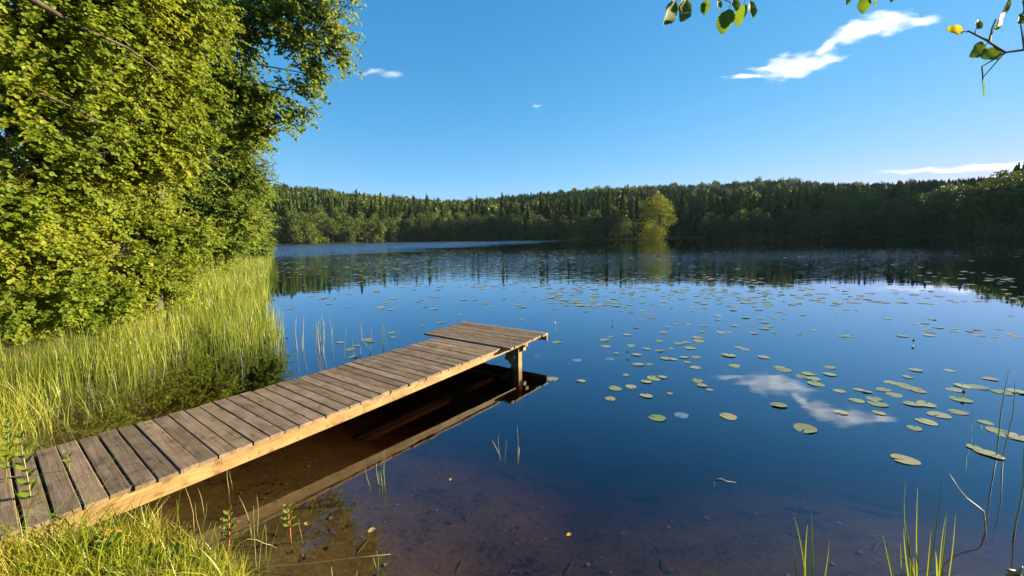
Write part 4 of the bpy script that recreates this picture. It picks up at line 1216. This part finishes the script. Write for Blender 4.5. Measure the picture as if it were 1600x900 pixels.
right = [(1339, 626, 24), (1365, 623, 26), (1371, 631, 32), (1425, 631, 28), (1447, 632, 30), (1467, 648, 36), (1497, 644, 28), (1448, 659, 32), (1429, 669, 24), (1522, 699, 24), (1540, 707, 34), (1556, 713, 26), (1314, 644, 26), (1374, 645, 22), (1392, 598, 24), (1408, 601, 26), (1424, 607, 30), (1436, 611, 22), (1380, 609, 24), (1397, 617, 26), (1312, 611, 20), (1342, 609, 18), (1354, 612, 16), (1263, 584, 22), (1271, 592, 24), (1275, 600, 28), (1252, 588, 20), (1225, 578, 26), (1218, 574, 20), (1297, 574, 20), (1297, 585, 22), (1419, 589, 18), (1430, 578, 22), (1484, 579, 18), (1492, 609, 26), (1501, 624, 34), (1505, 603, 26), (1528, 605, 30), (1547, 592, 22), (1566, 613, 30), (1577, 681, 34), (1558, 673, 32), (1594, 684, 36), (1540, 660, 22), (1590, 612, 30)]
for (px, py, w) in right: pad(px, py, w, 'pale green lily pad in the loose drifts at right', 'lily pads at right', 'old' if random.random() < .05 else 'green')
for (px, py, w) in [(547, 546, 18), (574, 531, 18), (558, 540, 14), (532, 535, 16), (612, 520, 16), (614, 527, 11), (660, 509, 10), (552, 558, 18), (579, 534, 14)]:
    pad(px, py, w, 'lily pad beside the reed stems behind the jetty', 'lily pads behind the jetty')
n_ind = 0
def spread_px(n, x0, x1, y0, y1, den):
    out_ = []
    while len(out_) < n:
        px = rng.uniform(x0, x1); py = rng.uniform(y0, y1)
        if rng.uniform() < den(px, py): out_.append((px, py))
    return out_
def cl(px, py):
    c = G(px, py, 0)
    return float(vnoise(np.array([c.x * .7]), np.array([c.y * .45]), 31)[0])
def free(c, r_):
    return all((c.x - a) ** 2 + (c.y - b) ** 2 > (.75 * (r_ + q)) ** 2 for a, b, q in pad_spots)
tries = 0
while n_ind < 120 and tries < 8000:
    tries += 1
    px = rng.uniform(640, 1630); py = 452 + (rng.uniform() ** 1.1) * 76
    if px < 900 and py > 520 or rng.uniform() > np.clip(cl(px, py) * 2.2 - .6, .04, 1) * (.25 if px < 860 else 1): continue
    c = G(px, py, 0); r_ = rng.uniform(.06, .115)
    if not free(c, r_): continue
    s_, a_ = j_inv(c)
    if -.3 < a_ < jw + .3 and s_ < s_pf1 + .2: continue
    pad(px, py, r_ * 2 * F / c.y, 'small lily pad in the far scatter across the blue water', 'lily pads scattered across the blue water', 'old' if rng.uniform() < .08 else 'green'); n_ind += 1
# the rest, too many and too small to tell apart
mb = MB(); cnt = 0
base = [pad_mesh(40 + i, .12) for i in range(6)]
def add_pad(x, y, r_):
    V_, T_, Q_ = base[rng.integers(0, 6)]
    a = rng.uniform(0, 6.28); ca, sa = math.cos(a), math.sin(a)
    W = np.stack([(V_[:, 0] * ca - V_[:, 1] * sa) * r_ + x, (V_[:, 0] * sa + V_[:, 1] * ca) * r_ + y, V_[:, 2] * r_ * 1.6 + .003 + rng.uniform(0, .004)], 1)
    mb.add(W, quads=Q_, tris=T_)
while cnt < 1700:
    y = rng.uniform(11, 62); x = rng.uniform(-.56, 1.35) * y
    d_ = float(vnoise(np.array([x * .22]), np.array([y * .12]), 33)[0]) * .7 + float(vnoise(np.array([x * .9]), np.array([y * .5]), 37)[0]) * .3
    tnv = x / y
    if y > 20 and tnv > .15 and rng.uniform() > .12: continue
    if y < 16 and tnv < .05 and rng.uniform() > .25: continue
    if rng.uniform() > np.clip(d_ * 2.4 - .75, .03, 1): continue
    add_pad(x, y, rng.uniform(.06, .12) * (1 if y < 25 else 1.25)); cnt += 1
for px in np.arange(1080, 1600, 5):
    for _ in range(2):
        c = G(px + rng.uniform(-4, 4), rng.uniform(372, 379) - .0125 * (px - 1200), 0)
        if signed_dist(np.array([c.x]), np.array([c.y]))[0] < -1: add_pad(c.x, c.y, rng.uniform(.1, .22))
tag(mb.build('lily_pad_drift', [M_pad]), 'countless tiny lily pads on the far water', 'lily pads', kind='stuff')
# yellow water lily buds on short stalks
for (px, py, lb) in [(981, 556, 'dark lily bud on a stalk among mid water pads'), (867, 503 + 6, 'white lily bud beyond the jetty end'), (957, 506, 'dark lily bud beyond the jetty platform'), (1505, 621, 'dark round lily bud on a pad at right'), (1427, 538, 'lily bud far out among the small pads')]:
    c = G(px, py, 0); mb = MB(); s_ = max(.8, c.y / 12)
    tube(mb, [(0, 0, -.1), (0, 0, .03), (0, 0, .07 * s_)], [.004 * s_, .004 * s_, .004 * s_], 5, 0)
    tube(mb, [(0, 0, .06 * s_), (0, 0, .075 * s_), (0, 0, .095 * s_), (0, 0, .11 * s_)], [.006 * s_, .021 * s_, .021 * s_, .008 * s_], 8, 1)
    o = mb.build('water_lily_bud', [M_rush, M_pale if 'white' in lb else M_bud], smooth=True); o.location = c
    tag(o, lb, 'lily bud', 'water lily buds')

# ------------------------------------------------------------------ overhanging branches at the top right
def hang_branch(label, pts, side_specs, extra=()):
    """pts: (px, py, Y) along the main twig; side_specs: (px,py,Y, dir px, dir py, length px, yellow, turn)"""
    pw_ = [P(*p) for p in pts]
    root = empty('overhanging_branch', pw_[0]); off = tuple(pw_[0])
    tag(root, label, 'branch')
    mb = MB(); n_ = len(pw_)
    tube(mb, pw_, [.0042 * (1 - .75 * i / (n_ - 1)) + .001 for i in range(n_)], 6)
    for ex in extra: 
        q = [P(*p) for p in ex]; tube(mb, q, [.0035] + [.0022] * (len(q) - 1), 5)
    for (px, py, Yd, dx, dy, L_, yl, tn_) in side_specs:
        a = P(px, py, Yd); e = P(px + dx * .25, py + dy * .25, Yd)
        near = min(pw_, key=lambda q: (q - a).length)
        tube(mb, [near, a], [.0022, .0016], 4, cap=False)
        tube(mb, [a, e], [.0016, .0012], 4, cap=False)
    mb.build('twig', [M_twig], root, off, smooth=True)
    for (px, py, Yd, dx, dy, sl, yl, tn_) in side_specs:
        sl = sl or 1.0
        a = P(px + dx * .2, py + dy * .2, Yd); e = P(px + dx, py + dy, Yd + rng.uniform(-.02, .02))
        D = np.array([tuple(e - a)]); Nn = np.array([(math.sin(tn_) * 1.0, -math.cos(tn_), .25)])
        # serrated rounded leaf with a folded midrib
        T = [(0, 0, 0)]; k_ = 14
        for sgn in (1, -1):
            for i in range(1, k_):
                u = i / k_
                w_ = .36 * sl * math.sin(math.pi * u ** .88) ** .75 * (1 + .06 * (-1) ** i)
                T.append((u, sgn * w_, .09 * (w_ / .4) + .035 * math.sin(u * 11 + sgn)))
        T.append((1, 0, .0))
        for i in range(1, k_): T.append((i / k_, 0, -.03))
        T = np.array(T)
        l0, r0_, tip, m0 = 1, k_, 2 * k_ - 1, 2 * k_
        Qs = []; Ts = [(0, m0, l0), (0, r0_, m0), (l0 + k_ - 2, m0 + k_ - 2, tip), (m0 + k_ - 2, r0_ + k_ - 2, tip)]
        for i in range(k_ - 2):
            Qs += [(l0 + i, m0 + i, m0 + i + 1, l0 + i + 1), (m0 + i, r0_ + i, r0_ + i + 1, m0 + i + 1)]
        Lm = np.array([(e - a).length])
        V_, Fq = leaves(np.array([tuple(a)]), D, Nn, Lm, (T, np.array(Qs)))
        _, Ft = leaves(np.array([tuple(a)]), D, Nn, Lm, (T, np.array(Ts)))
        mb2 = MB(); mb2.add(V_, quads=Fq, tris=Ft)
        lf = mb2.build('leaf', [M_yleaf if yl else M_oleaf], root, off, smooth=True)
        if yl: lf['label'] = 'yellow leaf lit through by the sun'
M_oleaf = leaf_mat('overhead_leaf', [(.06, .11, .010), (.10, .16, .014)], trans=(.24, .36, .02), tfac=.35, rough=.6, spec=.15)
M_yleaf = leaf_mat('yellow_leaf', [(.55, .46, .02), (.62, .50, .03)], trans=(.85, .72, .03), tfac=.55, spec=.15)
hang_branch('cluster of six drooping dark green leaves hanging in at the top', [(1190, -260, 1.9), (1170, -120, 1.8), (1140, -50, 1.75), (1100, -14, 1.7), (1060, -8, 1.7)],
            [(1062, -6, 1.7, -26, 44, 0, 0, .9), (1078, -8, 1.7, -16, 42, 0, 0, .5), (1104, -6, 1.7, -4, 30, 0, 0, -.3), (1120, -6, 1.72, 6, 22, 0, 0, .3), (1142, 4, 1.7, -14, 50, 0, 0, -.6), (1165, -4, 1.7, -12, 46, 0, 0, -1.0), (1172, -6, 1.7, 4, 36, 0, 0, .4), (1148, -8, 1.72, 2, 26, 0, 0, .2)])
hang_branch('few leaf tips peeping in at the top edge left of the cloud', [(1420, -200, 1.9), (1390, -60, 1.8), (1360, -20, 1.8)],
            [(1330, -12, 1.8, -8, 20, 0, 0, .3), (1352, -14, 1.8, -4, 36, 0, 0, -.4), (1362, -14, 1.8, 6, 26, 0, 0, .7), (1388, -16, 1.8, 4, 20, 0, 0, .2)])
hang_branch('bare twig with a yellow leaf and a curled dark leaf at the upper right', [(1760, -40, 1.5), (1660, 58, 1.5), (1600, 78, 1.5), (1570, 82, 1.5), (1540, 62, 1.5), (1524, 54, 1.5), (1512, 48, 1.5)],
            [(1512, 50, 1.5, -34, -4, 0, 1, .3), (1524, 48, 1.5, 8, -16, 0, 0, .2), (1546, 62, 1.5, 34, -68, .7, 0, .8), (1546, 66, 1.5, -32, 22, 0, 0, .5), (1572, 80, 1.5, -40, 10, 0, 0, -.4), (1594, 30, 1.5, 20, -40, 0, 0, .3), (1602, 22, 1.5, -12, 14, 0, 0, .3), (1535, 122, 1.5, 2, 30, .38, 0, 1.0)],
            extra=[[(1572, 82, 1.5), (1548, 96, 1.5), (1534, 104, 1.5), (1536, 124, 1.5)], [(1546, 64, 1.5), (1550, 44, 1.5), (1556, 30, 1.5)]])

# ------------------------------------------------------------------ bits floating on the shallow water
def flat_leaf(name, label, px, py, ln_px, mat, ang, cat='leaf'):
    c = G(px, py, .004); L_ = ln_px * c.y / F
    V_, F_ = leaves(np.array([[0, 0, 0.]]), np.array([[math.cos(ang), math.sin(ang), 0]]), np.array([[0., 0., 1.]]), np.array([L_]), LEAF_NEAR)
    mb = MB(); mb.add(V_, quads=F_); o = mb.build(name, [mat]); o.location = c
    tag(o, label, cat)
flat_leaf('floating_leaf', 'small yellow leaf floating in the shallows at bottom centre', 886, 837, 9, M_yellow, .6)
flat_leaf('floating_leaf', 'tiny pale fallen leaf afloat right of the rush stems near the beam reflection', 703, 751, 7, M_dry, 1.2)
flat_leaf('floating_leaf', 'pinkish dry leaf standing beside the farther leafy shoot', 482, 820, 11, M_dry, 2.4)
flat_leaf('floating_leaf', 'pale narrow dry leaf afloat at the bottom left of the shallows', 575, 832, 14, M_dry, .8)
stems('floating_debris', 'brown scrap of reed floating alone right of centre', 'debris', [('poly', [(1116, 750), (1126, 748), (1136, 752), (1150, 754)], .012, 1)], RM)
stems('long_reed', 'long pale stem lying across the shallows by the bank', 'reed', [('poly', [(345, 889), (420, 886), (490, 880), (560, 871), (610, 866)], .006, 1)], RM)

# ------------------------------------------------------------------ evening air over the lake
mt, t, out = new_mat('evening_air')
pv = N(t, 'VolumePrincipled'); pv.inputs['Color'].default_value = (.62, .80, 1, 1); pv.inputs['Density'].default_value = HAZE; pv.inputs['Anisotropy'].default_value = .0
t.links.new(pv.outputs[0], out.inputs['Volume'])
mb = MB(); E = 1700.0
box8(mb, [(-E, -E, -60), (E, -E, -60), (E, E, -60), (-E, E, -60), (-E, -E, 130), (E, -E, 130), (E, E, 130), (-E, E, 130)])
tag(mb.build('haze', [mt]), 'faint blue evening air over lake and hills', 'haze', kind='stuff')

# leaf litter, twigs and small stones lying on the bed of the shallows
mb = MB(); nl = 260
lx = rng.uniform(-2.2, 2.6, nl); ly = rng.uniform(1.6, 3.9, nl); lz = ground_z(lx, ly)
k_ = lz < -.03
lx, ly, lz = lx[k_], ly[k_], lz[k_]; nl = len(lx)
V_, F_ = leaves(np.stack([lx, ly, lz + .006], 1), np.stack([rng.normal(size=nl), rng.normal(size=nl), np.zeros(nl)], 1), np.array([0, 0, 1.]) + rng.normal(size=(nl, 3)) * .15, rng.uniform(.012, .045, nl), LEAF_MID)
mb.add(V_, quads=F_, mat=0)
for i in range(46):
    x, y = rng.uniform(-1.8, 2.4), rng.uniform(1.7, 3.4); z = gz(x, y)
    if z > -.03: continue
    a = rng.uniform(0, 6.28); l_ = rng.uniform(.05, .22)
    x2, y2 = x + l_ * math.cos(a), y + l_ * math.sin(a)
    tube(mb, [(x, y, z + .006), ((x + x2) / 2 + rng.uniform(-.02, .02), (y + y2) / 2, gz((x + x2) / 2, (y + y2) / 2) + .012), (x2, y2, gz(x2, y2) + .006)], [.003, .0025, .0012], 4, 1)
tag(mb.build('bed_litter', [leaf_mat('sodden_leaf', [(.02, .012, .006), (.06, .035, .015), (.20, .13, .06), (.34, .26, .14)], trans=(.1, .06, .02), tfac=.1), M_twig]), 'sodden leaves and twigs scattered over the bed of the shallows', 'leaf litter', kind='stuff')
